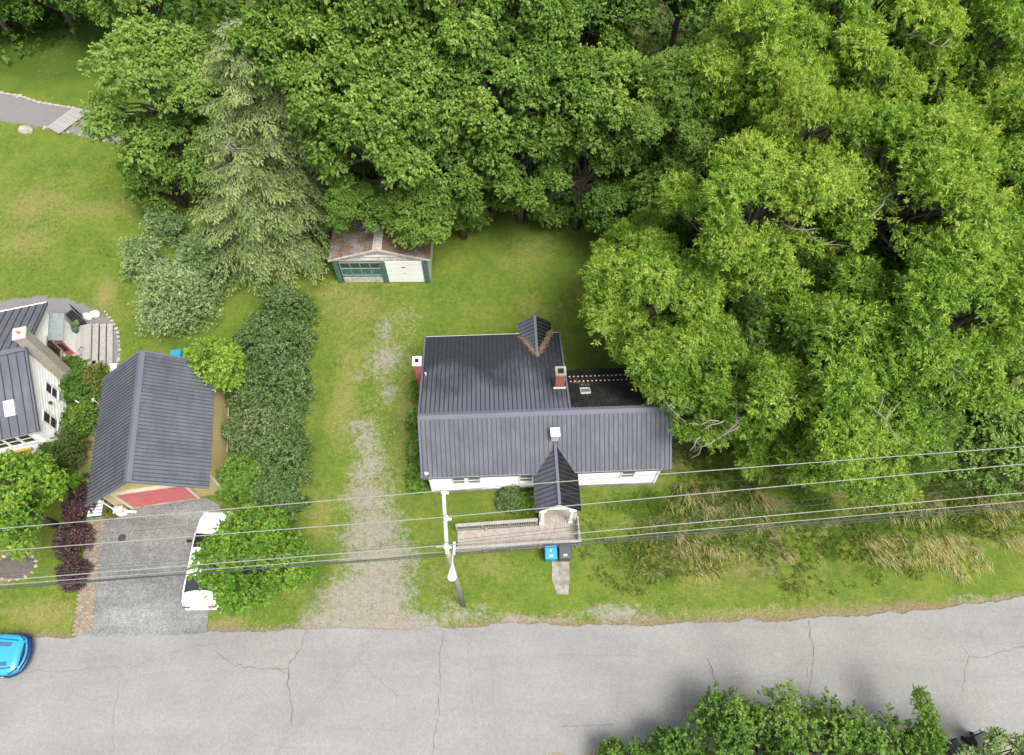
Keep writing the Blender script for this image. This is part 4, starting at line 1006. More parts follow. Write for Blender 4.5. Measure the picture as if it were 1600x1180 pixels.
# lower black roof to the right
ZB2 = lambda y: (ZR - .12) - (y - YR) * .62
kr = MB().slab([(MX - .02, YR + .05, ZB2(YR + .05)), (WX, YR + .05, ZB2(YR + .05)), (WX, 6.15, ZB2(6.15)), (MX - .02, 6.15, ZB2(6.15))], .06).build('black_roof', M['blackroof'], H)
MB().box((WX / 2, -.03, ZE - .07), (WX, .03, .12)).build('fascia', M['roof_cap'], H)
MB().box((MX / 2, YB + .03, ZE - .07), (MX, .03, .12)).build('fascia', M['galv'], H)
for xx, y1, z1, y2, z2 in ((-.02, 0, ZE, YR, ZR), (WX + .02, 0, ZE, YR, ZR), (-.02, YR, ZR, YB, ZE), (MX + .02, YR, ZR, YB, ZE)):
    MB().beam((xx, y1, z1 + .0), (xx, y2, z2 + .0), .10, .10).build('rake_trim', M['roof_cap'], H)
rc = MB(); rc.slab([(-.05, YR - .17, zf(YR - .17) + .05), (WX + .05, YR - .17, zf(YR - .17) + .05), (WX + .05, YR, ZR + .055), (-.05, YR, ZR + .055)], .02)
rc.slab([(-.05, YR, ZR + .055), (WX + .05, YR, ZR + .055), (WX + .05, YR + .17, ZR - .01), (-.05, YR + .17, ZR - .01)], .02)
rc.build('ridge_cap', M['roof_cap'], H)
PC, PW, PYF, PZR, PZE = 6.65, 1.13, -1.95, 3.85, 2.72      # porch gable
YA = (PZR - ZE) / (ZR - ZE) * YR
def sk(x):
    d = abs(x - PC); xv = PW * .86
    if d < .02 + xv:
        y = YA * (1 - d / xv); return (max(0, y) + .02, zf(max(0, y) + .02), YR - .17, zf(YR - .17))
    return (0, ZE, YR - .17, zf(YR - .17))
ribs(fr, 0, ZE, YR - .17, zf(YR - .17), 0, WX, .232, M['roof_rib'], skip=sk, wd=.04)
DC, DW, DYF, DZR, DZE = 6.08, .93, 9.05, 3.55, 2.85        # small rear gable
YD = YR + (ZR - DZR) / (ZR - ZE) * (YB - YR)
def sk2(x):
    d = abs(x - DC); yy = YB
    if d < DW: yy = YD + (YB - YD) * d / DW
    return (YR + .18, zb_(YR + .18), yy - .02, zb_(yy - .02))
ribs(br, 0, 0, 0, 0, 0, MX, .228, M['roof_rib'], skip=sk2, wd=.04)if False else None
def ribs2(parent, fn, x0, x1, sp, mat, wd=.04, th=.02, up=None):
    mb = MB(); n = int((x1 - x0 - .1) / sp)
    for i in range(n + 1):
        x = x0 + .06 + i * sp; r = fn(x)
        if r: mb.beam(Vector((x, r[0], r[1])) + up * th * .5, Vector((x, r[2], r[3])) + up * th * .5, wd, th + .004, up=up)
    return tag(mb.build('roof_ribs', mat, parent), kind='stuff')
upb = Vector((0, (ZR - ZE), (YB - YR))).normalized()
ribs2(br, sk2, 0, MX, .228, simple('dark_rib', (.018, .019, .024), .6, .2, 2), up=upb)
upk = Vector((0, .62, 1)).normalized()
ribs2(kr, lambda x: (YR + .2, ZB2(YR + .2), 6.1, ZB2(6.1)), MX, WX, .228, M['blackroof'], up=upk)
# two rows of pale rusty stubs on the black roof
stub = MB().blob((0, 0, 0), (.055, .05, .05), 3, 1, jit=.1).mesh('roof_stub', simple('stub_pale', (.55, .42, .34), .8, .3, 20))
for r_ in (4.98, 5.42):
    for k in range(17):
        x = MX + .12 + k * .228; link('roof_stub', stub, kr, (x, r_ , ZB2(r_) + .05))
sk_ = MB(); 
Mx = Matrix.Rotation(-math.atan(.62), 3, 'X')
for dx, dy, a, b in ((-.24, 0, .05, .5), (.24, 0, .05, .5), (0, -.23, .5, .05), (0, .23, .5, .05)):
    v_ = Mx @ Vector((dx, dy, .05)); sk_.box((MX + 1.0 + v_.x, 4.1 + v_.y, ZB2(4.1) + v_.z), (a, b, .1), M=Mx)
so1 = sk_.build('roof_hatch', M['galv'], kr); g_ = MB(); g_.box((MX + 1.0, 4.1, ZB2(4.1) + .04), (.44, .42, .04), M=Mx); g_.build('pane', M['glass_lit'], so1)
litter('dead_needles', H, [((MX + .6, 4.9, ZB2(4.9)), (MX + 1.2, 4.5, ZB2(4.5)))], 60, .12)
# porch gable over the front door
def gable(parent, xc, hw, yf, ya, zr, ze, yeave, zeave, ribm, capm, sg, name):
    """sg=-1 opens to the front, +1 to the rear"""
    hv = hw * (zr - zeave) / (zr - ze); out = []
    for s_ in (-1, 1):
        pts = [(xc, yf, zr), (xc, ya, zr), (xc + s_ * hv, yeave, zeave), (xc + s_ * hw, yeave, ze), (xc + s_ * hw, yf, ze)]
        if abs(zeave - ze) < 1e-6: pts.pop(2)
        m_ = MB(); m_.slab(pts, .05); o = m_.build(name, M['roof'] if s_ < 0 else M['blackslope'], parent)
        rb = MB(); n = int(abs(ya - yf) / .24); upv = Vector((s_ * (zr - ze), 0, hw)).normalized()
        for i in range(n + 1):
            y = yf - sg * (.1 + i * .24)
            if (ya - y) * sg > 0: break
            # inner end of rib along the slope
            t = 1.0
            if (yeave - y) * sg > 0:
                t = abs(ya - y) / abs(ya - yeave); t *= hv / hw
            a = Vector((xc + s_ * .06, y, zr - (zr - ze) * .06 / hw)) + upv * .012; b = Vector((xc + s_ * hw * t, y, zr - (zr - ze) * t)) + upv * .012
            if (b - a).length > .05: rb.beam(a, b, .035, .024, up=upv)
        tag(rb.build('roof_ribs', M['roof_rib'], o), kind='stuff')
    MB().beam((xc, yf, zr + .02), (xc, ya, zr + .02), .14, .04).build('ridge_cap', capm, parent)
gable(H, PC, PW, PYF, YA, PZR, PZE, 0, ZE, None, M['roof_cap'], -1, 'porch_roof')
gable(H, DC, DW, DYF, YD, DZR, DZE, YB, ZE - .0, None, M['roof_cap'], 1, 'rear_gable_roof')
MB().prism([(DC - DW + .15, -.1), (DC + DW - .15, -.1), (DC + DW - .15, DZE + .1), (DC, DZR - .1), (DC - DW + .15, DZE + .1)], 'y', YB - .24, DYF - .2).build('wall', M['white'], H)
MB().prism([(PC - PW + .1, PZE + .02), (PC + PW - .1, PZE + .02), (PC, PZR - .12)], 'y', PYF + .1, PYF + .16).build('porch_gable_board', M['white_trim'], H)
litter('dead_needles', H, [((DC - .05, YD + .1, DZR), (DC - DW * .9, YB - .3, ZE + .12)), ((DC + .05, YD + .1, DZR), (DC + DW * .95, YB - .2, ZE + .12)), ((DC + .05, YD + .3, DZR - .1), (DC + DW * .95, YB + .1, ZE + .05))], 260, .06)
litter('dead_needles', H, [((PC - .1, YA - .1, PZR - .05), (PC - PW * .8, .2, ZE + .1))], 40, .05)
# porch posts, landing, ramp, railings
for s_ in (-1, 1):
    p = MB(); p.box((PC + s_ * .74, PYF + .18, 1.6), (.15, .15, 2.2)); p.box((PC + s_ * .74, PYF + .18, 2.62), (.34, .30, .14)); p.box((PC + s_ * .74, PYF + .18, .62), (.24, .24, .14)); p.box((PC + s_ * .74, PYF + .18, 2.45), (.24, .22, .2))
    p.build('porch_post', M['white_trim'], H, bevel=.01)
MB().box((PC, PYF + .18, 2.74), (PW * 2 - .2, .12, .1)).build('porch_beam', M['white_trim'], H)
dz = .52; X0, X1, X2 = 1.55, 5.75, 7.75; Y0, Y1 = -3.02, -1.92
def rz(x): return dz if x > X1 else .10 + (dz - .10) * (x - X0) / (X1 - X0)
bd = MB(); x = X0
while x < X2 - .01:
    y1 = Y1 if x < X1 else .22
    bd.box((x + .06, (Y0 + y1) / 2, rz(x) + random.uniform(-.004, .004)), (.108, y1 - Y0, .035)); x += .118
dk_ = tag(bd.build('deck_boards', M['wood'], H), kind='stuff')
fm = MB(); fm.beam((X0, Y0 + .03, rz(X0) - .07), (X1, Y0 + .03, dz - .11), .05, .16); fm.beam((X0, Y1 - .03, rz(X0) - .07), (X1, Y1 - .03, dz - .11), .05, .16); fm.box(((X1 + X2) / 2, Y0 + .03, dz - .11), (X2 - X1, .05, .18)); fm.box((X2 - .03, -1.4, dz - .11), (.05, 3.2, .18))
for xx in (X0 + 1.5, X1, X2 - .1): 
    for yy in (Y0 + .05, Y1 - .05): fm.box((xx, yy, .2), (.1, .1, .5))
fm.build('deck_frame', M['woodgrey'], H)
def railing(a, b, n, cap=.13, mat='woodgrey', h=.88):
    a = Vector(a); b = Vector(b); up_ = Vector((0, 0, h))
    MB().beam(a + up_, b + up_, cap, .04).build('handrail', M[mat], H)
    MB().beam(a + Vector((0, 0, .12)), b + Vector((0, 0, .12)), .05, .06).build('bottom_rail', M[mat], H)
    bl = MB()
    for i in range(n):
        p = a.lerp(b, (i + .5) / n); bl.box((p.x, p.y, p.z + h * .52), (.045, .045, h * .86))
    tag(bl.build('balusters', M[mat], H), kind='stuff')
    ps = MB().box((0, 0, h * .5), (.1, .1, h + .1)).mesh('rail_post', M[mat])
    for t in (0, .33, .66, 1): link('rail_post', ps, H, a.lerp(b, t))
railing((X0, Y0 - .03, rz(X0)), (X1, Y0 - .03, dz), 34); railing((X1 + .05, Y0 - .03, dz), (X2, Y0 - .03, dz), 14)
railing((X0, Y1 + .03, rz(X0)), (X1 - .1, Y1 + .03, dz), 34, .17); railing((X2 - .03, Y0 + .05, dz), (X2 - .03, PYF + .1, dz), 8, .06)
# door
MB().box((PC, .27, 1.6), (.95, .06, 2.1)).build('front_door', M['white_trim'], H)
for x_, w_ in ((1.72, .58), (2.52, .58), (5.2, .6), (10.48, .62)): window(H, x_, .285, 1.22, w_, .85, glassm='glass_lit')
# chimneys
bricks(H, 7.05, 4.25, .46, .44, 4.0, 5.6)
MB().box((7.05, 4.25, 5.67), (.54, .52, .14)).build('chimney_cap', M['concrete'], H); MB().box((7.05, 4.25, 5.745), (.30, .28, .012)).build('flue', M['soot'], H)
MB().box((7.05, 4.0, 4.42), (.62, .1, .06)).build('flashing', M['galv'], H)
bricks(H, -.22, 5.75, .36, .44, 0, 4.55)
MB().box((-.22, 5.75, 4.62), (.46, .52, .14)).build('chimney_cap', M['white_trim'], H); MB().box((-.22, 5.75, 4.697), (.2, .24, .012)).build('flue', M['soot'], H)
MB().tube([(.18, 5.3, 3.6), (.18, 5.3, 4.15)], .035, 8).build('vent_pipe', M['white_trim'], H)
MB().box((PC - .02, YA + .25, 4.35), (.36, .36, .6)).build('chimney_stack', M['galv'], H)
MB().box((PC - .02, YA + .25, 4.72), (.46, .46, .05)).build('chimney_cap', M['white_trim'], H)
MB().cyl((.22, .18, ZE + .1), .09, .11, .1, 10).build('roof_vent', M['galv'], H)

# wheelie bins
def bin_(name, loc, rz_, body, lid, label, cat='wheelie bin', marks=True, tilt=0.0, group=None):
    r = empty(name, loc, rz_, label=label, cat=cat, group=group); r.rotation_euler = (tilt, 0, rz_)
    b = MB(); w0, w1, d0, d1, h = .24, .30, .27, .35, .98
    b.add([(-w0, -d0, .04), (w0, -d0, .04), (w0, d0, .04), (-w0, d0, .04), (-w1, -d1, h), (w1, -d1, h), (w1, d1, h), (-w1, d1, h)], [(0, 3, 2, 1), (4, 5, 6, 7), (0, 1, 5, 4), (1, 2, 6, 5), (2, 3, 7, 6), (3, 0, 4, 7)])
    b.build('body', M[body], r, bevel=.02)
    l = MB(); l.add([(-.32, -.38, h), (.32, -.38, h), (.32, .38, h), (-.32, .38, h), (-.28, -.33, h + .05), (.28, -.33, h + .05), (.28, .34, h + .09), (-.28, .34, h + .09)], [(0, 3, 2, 1), (4, 5, 6, 7), (0, 1, 5, 4), (1, 2, 6, 5), (2, 3, 7, 6), (3, 0, 4, 7)])
    lo = l.build('lid', M[lid], r, bevel=.015)
    MB().tube([(-.22, .38, h + .02), (-.22, .45, h + .02), (.22, .45, h + .02), (.22, .38, h + .02)], .018, 6).build('handle', M[body], r)
    for s_ in (-1, 1): MB().tube([(s_ * .22, .28, .11), (s_ * .29, .28, .11)], .11, 14).build('wheel', M['tyre'], r)
    if marks:
        mk = MB(); mk.box((0, -.18, h + .062), (.20, .025, .012)); mk.box((0, -.25, h + .057), (.2, .02, .012)); mk.box((-.02, .05, h + .078), (.07, .07, .012)) if lid == 'blue_bin' else None
        mk.build('print', M['white_trim'], lo)
b1 = P(861, 862, 1.05); bin_('wheelie_bin', (b1.x, b1.y, .02), R(2), 'blue_bin', 'blue_bin', 'bright blue wheelie bin standing against the ramp railing')
b2 = P(883, 861, 1.05); bin_('wheelie_bin', (b2.x, b2.y, .02), R(1), 'grey_bin', 'grey_bin', 'dark grey wheelie bin beside the blue one at the ramp')
b3 = P(275, 556, .9); bin_('wheelie_bin', (b3.x, b3.y, 0), R(188), 'blue_bin', 'blue_bin', 'light blue wheelie bin peeping out behind the garage roof', marks=False)
b4 = P(1492, 1170, 1.0); bin_('wheelie_bin', (b4.x, b4.y, 0), R(118), 'black', 'black', 'left black bin half hidden in roadside bushes', marks=False)
b5 = P(1536, 1160, 1.0); bin_('wheelie_bin', (b5.x, b5.y, 0), R(20), 'black', 'black', 'right black bin by the roadside with leaves over its lid', marks=False)
# concrete walk to the road
wk = MB(); a = [P(862, 878), P(889, 878), P(890, 905), P(888, 929), P(870, 929), P(862, 905)]
wk.slab([(p.x, p.y, .05) for p in a], .08); wk.build('walkway', M['concrete'], kind='structure')

# ---- garage of the neighbours
G0 = (-20.75, 11.15, 0); GRr = R(9.2); GW, GL, GE, GT = 5.9, 7.1, 3.0, 5.15
G = empty('garage', G0, GRr, label='yellow garage with grey metal roof and a red door facing the paved driveway', cat='garage')
hw = GW / 2
MB().prism([(.2, -.05), (GW - .2, -.05), (GW - .2, GE + .04), (hw, GT - .12), (.2, GE + .04)], 'y', .85, GL - .2).build('wall', M['yellow'], G)
for s_ in (0, 1):
    x0, x1 = (0, hw) if s_ == 0 else (hw, GW); z0, z1 = (GE, GT) if s_ == 0 else (GT, GE)
    o = MB().slab([(x0, 0, z0), (x1, 0, z1), (x1, GL, z1), (x0, GL, z0)], .06).build('roof', M['roof'], G)
    rb = MB(); upv = Vector(((-1 if s_ == 0 else 1) * (GT - GE), 0, hw)).normalized(); n = int(GL / .205)
    for i in range(n):
        y = .08 + i * .205; rb.beam(Vector((x0 + (.12 if s_ else .0), y, z0 - (.0875 if s_ else 0))) + upv * .012, Vector((x1 - (0 if s_ else .12), y, z1 - (0 if s_ else .0875))) + upv * .012, .028, .024, up=upv)
    tag(rb.build('roof_ribs', M['roof_rib'], o), kind='stuff')
    for y in (-.02, GL + .02): MB().beam((x0, y, z0), (x1, y, z1), .1, .1).build('rake_trim', M['roof_cap'], G)
rc = MB(); rc.slab([(hw - .18, -.04, GT - .07), (hw, -.04, GT + .05), (hw, GL + .04, GT + .05), (hw - .18, GL + .04, GT - .07)], .02); rc.slab([(hw, -.04, GT + .05), (hw + .18, -.04, GT - .07), (hw + .18, GL + .04, GT - .07), (hw, GL + .04, GT + .05)], .02); rc.build('ridge_cap', M['roof_cap'], G)
YW = .85
pn = MB().box((0, 0, 0), (3.3, .04, .47)).mesh('door_panel', M['red'])
dr_ = MB().box((2.55, YW - .02, 1.03), (3.36, .03, 2.06)).build('garage_door', M['darkred'], G)
for k in range(4): link('door_panel', pn, dr_, (2.55, YW - .05, .28 + k * .5))
t_ = MB(); t_.box((.82, YW - .08, 1.1), (.14, .14, 2.2)); t_.box((4.28, YW - .08, 1.1), (.14, .14, 2.2)); t_.box((2.55, YW - .09, 2.2), (3.6, .16, .14)); t_.build('door_frame', M['beige'], G)
t_ = MB(); t_.box((2.55, YW - .05, .04), (3.6, .2, .08)); t_.build('threshold', M['concrete'], G)
t_ = MB(); t_.prism([(hw - .2, 4.95), (hw - .05, 3.1), (hw + 1.3, 3.1), (hw + 1.6, 3.75)], 'y', YW - .03, YW - .003); t_.build('gable_panel', M['darkred'], G)
MB().box((.19, YW, 1.5), (.1, .1, 3.0)).build('corner_board', M['beige'], G); MB().box((GW - .19, YW, 1.5), (.1, .1, 3.0)).build('corner_board', M['beige'], G)
MB().tube([(.12, .6, 2.85), (.12, .6, .3), (.3, .45, .12)], .04, 8).build('downspout', M['white_trim'], G)
# things before the garage
def platform(loc, rz_, w_, d_, n, label, z=.35):
    r = empty('slatted_platform', loc, rz_, label=label, cat='platform')
    s0 = MB().box((0, 0, 0), (w_, d_ / n * .72, .03)).mesh('slat', M['white_trim'])
    for k in range(n): link('slat', s0, r, (0, -d_ / 2 + (k + .5) * d_ / n, z))
    f_ = MB()
    for s_ in (-1, 1): f_.box((s_ * (w_ / 2 - .04), 0, z / 2 - .02), (.05, d_, z - .01))
    f_.build('side_frame', M['woodgrey'], r)
p = P(150, 795, .3); platform((p.x, p.y, 0), R(6), .72, .85, 5, 'white slatted wooden platform under the left front eave of the garage')
p = P(171, 577, .4); platform((p.x, p.y, 0), R(4), .75, .75, 6, 'white slatted step behind the garage beside the wooden deck', .4)
p = P(186, 797, .5); r = empty('utility_box', (p.x, p.y, 0), GRr, label='small white utility box on the ground at the garage front corner', cat='utility box')
MB().box((0, 0, .3), (.42, .32, .6)).build('cabinet', M['white_trim'], r, bevel=.01); MB().box((0, -.01, .62), (.48, .38, .04)).build('lid', M['galv'], r)
p = P(202, 800, .1); r = MB().tube([(-.35, .05, .05), (.35, 0, .05)], .07, 8).build('drain_pipe', M['white_trim'], loc=(p.x, p.y, .03), label='short white drain pipe lying at the left foot of the red door', cat='pipe')
shrub('fine', 'orange', 172, 800, .32, .45, 1500, 'small yellowish weeds beside the white utility box', None, 71, .25, name='weed_clump', cat='plant')
# ladder-like trellis between garage and hedge
A, B = P(354, 712), P(357, 615)
r = empty('trellis', ((A + B) / 2).xy.to_3d(), math.atan2((B - A).y, (B - A).x), label='long grey slatted trellis on its side between garage and lilac hedge', cat='trellis'); Lt = (B - A).length
for s_ in (-1, 1): MB().box((0, s_ * .16, .35), (Lt, .05, .06)).build('side_rail', M['woodgrey'], r)
rm = MB().box((0, 0, 0), (.05, .42, .03)).mesh('rung', M['wood'])
for k in range(15): link('rung', rm, r, (-Lt / 2 + (k + .5) * Lt / 15, 0, .40))
for xx in (-.4, .4): MB().box((xx * Lt, 0, .16), (.06, .3, .32)).build('leg', M['wood'], r)
# white garden chair by the garage
p = P(139, 628, .4); r = empty('garden_chair', (p.x, p.y, 0), R(150), label='white garden chair among bushes between white house and garage', cat='chair')
MB().box((0, 0, .42), (.5, .5, .04)).build('seat', M['white_trim'], r, bevel=.01)
for k in range(5): MB().beam((-.2 + k * .1, .24, .44), (-.2 + k * .1, .38, .95), .06, .02, up=(0, 1, 0)).build('back_slat', M['white_trim'], r)
MB().beam((-.25, .385, .95), (.25, .385, .95), .04, .06).build('top_rail', M['white_trim'], r)
for s_ in (-1, 1):
    MB().box((s_ * .27, -.02, .64), (.06, .5, .03)).build('armrest', M['white_trim'], r)
    for t_ in (-1, 1): MB().box((s_ * .24, t_ * .22, .31), (.045, .045, .62)).build('leg', M['white_trim'], r)

# ---- white house at the left edge
L0 = (-24.35, 15.15, 0); LRr = R(15.0); LX = -12.0; LY, LE, LT = 8.3, 3.0, 4.55; ly = LY / 2
W = empty('house', L0, LRr, label='white house at the left edge with wide grey roof panels and a tall side chimney', cat='house')
MB().prism([(.3, -.1), (.3, LE + .05), (ly, LT - .1), (LY - .3, LE + .05), (LY - .3, -.1)], 'x', LX, -.22).build('wall', M['white'], W)
cb = MB(); k = .3
while k < 4.3:
    y0, y1 = (.3, LY - .3) if k < LE else (.3 + (k - LE) / (LT - LE) * ly, LY - .3 - (k - LE) / (LT - LE) * ly)
    if y1 - y0 > .3: cb.box((-.215, (y0 + y1) / 2, k), (.03, y1 - y0 - .1, .014))
    if k < 2.9: cb.box((LX / 2 - .3, .295, k), (-LX - .4, .03, .014))
    k += .14
tag(cb.build('clapboards', M['white_trim'], W), kind='stuff')
for f_ in (0, 1):
    (y0, z0, y1, z1) = (0, LE, ly, LT) if f_ == 0 else (LY, LE, ly, LT)
    o = MB().slab([(LX, y0, z0), (0, y0, z0), (0, y1, z1), (LX, y1, z1)], .08).build('roof', M['roof'], W)
    upv = Vector((0, -(z1 - z0) * (1 if f_ == 0 else -1), abs(y1 - y0))).normalized()
    sm_ = MB(); a = Vector((0, y0, z0)); b = Vector((0, y1, z1)); sm_.beam(a + upv * .025, b + upv * .025, .03, .05, up=upv); sme = sm_.mesh('seam', M['roof_rib'])
    pw = .415; pm_ = MB(); pm_.beam(a + upv * .010, b + upv * .010, pw - .05, .016, up=upv); pme = pm_.mesh('roof_panel', M['roof'])
    for i in range(28):
        link('seam', sme, o, (-.08 - i * pw, 0, 0)); link('roof_panel', pme, o, (-.08 - (i + .5) * pw, 0, 0))
MB().beam((LX, ly, LT + .05), (.02, ly, LT + .05), .3, .05).build('ridge_cap', M['roof_cap'], W)
for (y0, z0, y1, z1) in ((0, LE, ly, LT), (LY, LE, ly, LT)): MB().beam((.02, y0, z0 - .03), (.02, y1, z1 - .03), .05, .16).build('rake_trim', M['roof_cap'], W)
MB().box((LX / 2, LY + .02, LE - .02), (-LX, .06, .12)).build('gutter', M['white_trim'], W)
Mr = Matrix.Rotation(math.atan((LT - LE) / ly), 3, 'X')
c = Vector((-1.15, 1.35, LE + (LT - LE) * 1.35 / ly)); k_ = MB(); k_.box(c + Vector((0, 0, .08)), (.52, .85, .14), M=Mr); so2 = k_.build('skylight', M['galv'], W); k_ = MB(); k_.box(c + Vector((0, -.01, .165)), (.42, .74, .03), M=Mr); k_.build('pane', simple('skylight_blind', (.62, .62, .62), .25), so2)
# chimney of pale cladding on the gable
ch = MB(); k = 0
while k < 5.3: ch.box((.14, 4.55, k + .045), (.56, .62, .085)); k += .1
o = ch.build('chimney', simple('tan_cladding', (.36, .33, .27), .85, .2, 6), W); MB().box((.14, 4.55, 5.35), (.64, .7, .12)).build('chimney_cap', simple('pinkish_cap', (.62, .5, .44), .8), o); MB().cyl((.14, 4.55, 5.4), .1, .1, .12, 12).build('flue', M['terracotta'], o); MB().box((.10, 4.55, 2.6), (.42, .46, 5.2)).build('chimney_core', M['mortar'], o)
window(W, -.2, 3.15, 1.2, .55, 1.1, '+x'); window(W, -.2, 1.3, 1.1, .6, 1.25, '+x'); window(W, -.2, 6.0, 1.1, .62, 1.35, '+x', two=False, frame='wood')
for x_ in (-1.1, -1.75, -2.4, -3.3): window(W, x_, .285, 1.7, .52, .8)
MB().blob((-.12, 2.3, 1.9), (.1, .1, .14), 4, 1, jit=.1).build('wall_lamp', M['iron'], W)
MB().box((-1.9, .2, 1.15), (1.0, .12, .12)).build('window_box', M['amber'], W)
# porch with red door, on the gable's rear end
vx0, vx1, vy0, vy1 = -.2, .34, 6.3, 7.9
MB().box(((vx0 + vx1) / 2, (vy0 + vy1) / 2, .98), (vx1 - vx0, vy1 - vy0, 2.0)).build('porch_wall', M['white'], W)
po = MB(); po.slab([(vx0, vy0 - .15, 2.4), (vx1 + .12, vy0 - .15, 2.08), (vx1 + .12, vy1 + .15, 2.08), (vx0, vy1 + .15, 2.4)], .07); po.build('porch_roof', M['slate'], W)
rd = MB().box((.10, vy0 - .03, 1.05), (.42, .06, 1.8)).build('red_door', M['red'], W); MB().box((.10, vy0 - .065, 1.35), (.26, .02, .8)).build('pane', M['glass'], rd)
# deck with steps
D = empty('wooden_deck', (0, 0, 0), LRr, label='grey wooden deck with wide steps by the red door of the white house', cat='deck')
dc = P(122, 548); D.location = (dc.x, dc.y, 0)
bm_ = MB().box((0, 0, 0), (2.0, .135, .03)).mesh('deck_board', M['woodgrey'])
for k in range(18): link('deck_board', bm_, D, (0, -1.1 + k * .142, .52 + random.uniform(-.003, .003)))
fr_ = MB(); fr_.box((0, .1, .25), (1.96, 2.5, .48)); fr_.build('deck_frame', M['wood'], D)
for i, (e, z) in enumerate(((.35, .37), (.7, .22), (1.05, .09))):
    st = MB()
    st.box((1.0 + e - .17, .1 - e * .4, z), (.33, 2.6 + e * .8, .05)); st.box((-.0 + e * .4, -1.25 - e + .17, z), (2.0 + e * .8 - .1, .33, .05)) if i < 2 else None
    st.box((1.0 + e - .20, .1 - e * .4, z / 2 - .02), (.04, 2.5 + e * .8, z - .02)); st.build('step', M['woodgrey'], D)
MB().tube([(.5, -.8, .53), (.55, -.75, 1.0), (.75, -.6, 1.05), (.8, -.6, .9)], .025, 6).build('handrail', M['iron'], D)
# patio furniture and pots
p = P(117, 497, .4); r = empty('patio_bench', (p.x, p.y, 0), R(-40), label='black patio bench at the rear corner of the deck', cat='bench')
for k in range(4): MB().box((0, -.2 + k * .13, .45), (1.3, .1, .03)).build('seat_slat', M['black'], r)
for k in range(3): MB().box((0, .3 + k * .03, .6 + k * .14), (1.3, .03, .1)).build('back_slat', M['black'], r)
for s_ in (-1, 1): MB().box((s_ * .6, 0, .24), (.06, .5, .46)).build('leg', M['iron'], r)
for i, (px, py, rr, mt, lab) in enumerate([(117, 516, .24, 'pot_green', 'dark green glazed flower pot on the deck'), (107, 521, .17, 'terracotta', 'terracotta flower pot nearest the porch wall'), (104, 508, .18, 'amber', 'ochre flower pot below the black bench'), (120, 507, .15, 'iron', 'small dark pot behind the green glazed pot'), (106, 528, .13, 'blue_bin', 'small pale blue pot by the red door')]):
    p = P(px, py, .7); r = empty('flower_pot', (p.x, p.y, .54), 0, label=lab, cat='flower pot', group='flower pots on the deck')
    MB().tube([(0, 0, 0), (0, 0, rr * 1.4), (0, 0, rr * 1.5)], [rr * .65, rr, rr * 1.08], 14).build('pot', M[mt], r, smooth=False); MB().cyl((0, 0, rr * 1.4), rr * .9, rr * .9, .12, 12).build('soil', M['bark'], r)
    v, t = lobes_leaves([((0, 0, rr * 1.8), (rr * .7, rr * .7, rr * .6), 0)], 220, 'fine', .5); leaf_obj('plant', v, t, LM[['ashdark', 'orange', 'lime', 'silver', 'lime'][i]], r)
for i, (px, py) in enumerate([(150, 493), (138, 497)]):
    p = P(px, py); MB().blob((0, 0, .15), (.32, .28, .24), i, 2, jit=.1).build('boulder', simple('white_stone', (.66, .63, .58), .9), loc=(p.x, p.y, 0), label=['white boulder on the pad rim furthest from the porch', 'white boulder closest to the black bench'][i], cat='boulder')
# stones along the pad
pe = MB(); rim = [(163, 486), (174, 500), (184, 518), (187, 545), (184, 575)]
pd = empty('pebble_border', (0, 0, 0), kind='structure')
for (a, b) in zip(rim[:-1], rim[1:]):
    A, B = P(*a), P(*b); n = int((B - A).length / .3)
    for i in range(n): p = A.lerp(B, (i + .3) / n); stone(pd, p.x, p.y, random.uniform(.08, .15), .03)

# ---- shed / old garage at the wood edge
S = empty('shed', (-10.95, 26.75, 0), R(.3), label='weathered double garage shed with mossy roof at the edge of the wood', cat='shed')
SW, SL, SE, SH = 5.9, 5.6, 2.35, 3.3; sh = SW * .5
MB().prism([(.08, -.1), (SW - .08, -.1), (SW - .08, SE), (sh, SH - .08), (.08, SE)], 'y', .18, SL).build('wall', M['weather_white'], S)
for s_ in (0, 1):
    a, b = ((-.12, SE - .04), (sh, SH)) if s_ == 0 else ((sh, SH), (SW + .12, SE - .04))
    o = MB().slab([(a[0], 0, a[1]), (b[0], 0, b[1]), (b[0], SL + .1, b[1]), (a[0], SL + .1, a[1])], .06).build('roof', M['shedroof'], S)
    shg = MB(); rg = random.Random(s_); nr_ = 12
    for i in range(nr_):
        t0 = i / nr_; y = .0
        while y < SL:
            ww = rg.uniform(.2, .34); t1 = t0 + 1 / nr_ * 1.1
            if s_ == 0: t_a, t_b = t0, t1
            else: t_a, t_b = 1 - t1, 1 - t0
            x0 = a[0] + (b[0] - a[0]) * max(0, t_a); x1 = a[0] + (b[0] - a[0]) * min(1, t_b); z0 = a[1] + (b[1] - a[1]) * max(0, t_a); z1 = a[1] + (b[1] - a[1]) * min(1, t_b)
            l0, l1 = (.035, .008) if s_ == 0 else (.008, .035); j = rg.uniform(0, .015)
            if rg.random() > .05: shg.slab([(x0, y + .01, z0 + l0 + j), (x1, y + .01, z1 + l1 + j), (x1, y + ww - .01, z1 + l1 + j), (x0, y + ww - .01, z0 + l0 + j)], .015)
            y += ww
    tag(shg.build('shingles', M['shedroof'], o), kind='stuff')
    MB().beam((a[0], -.02, a[1] - .04), (b[0], -.02, b[1] - .04), .04, .14).build('rake_board', M['weather_white'], S)
rc = MB(); y = 0; rg = random.Random(3)
while y < SL:
    for s_ in (-1, 1): rc.slab([(sh, y, SH + .07), (sh + s_ * .28, y, SH - .02), (sh + s_ * .28, y + .22, SH - .02), (sh, y + .22, SH + .07)], .02)
    y += .24
tag(rc.build('ridge_shingles', simple('pale_shingle', (.40, .38, .36), .95, .4, 14), S), kind='stuff')
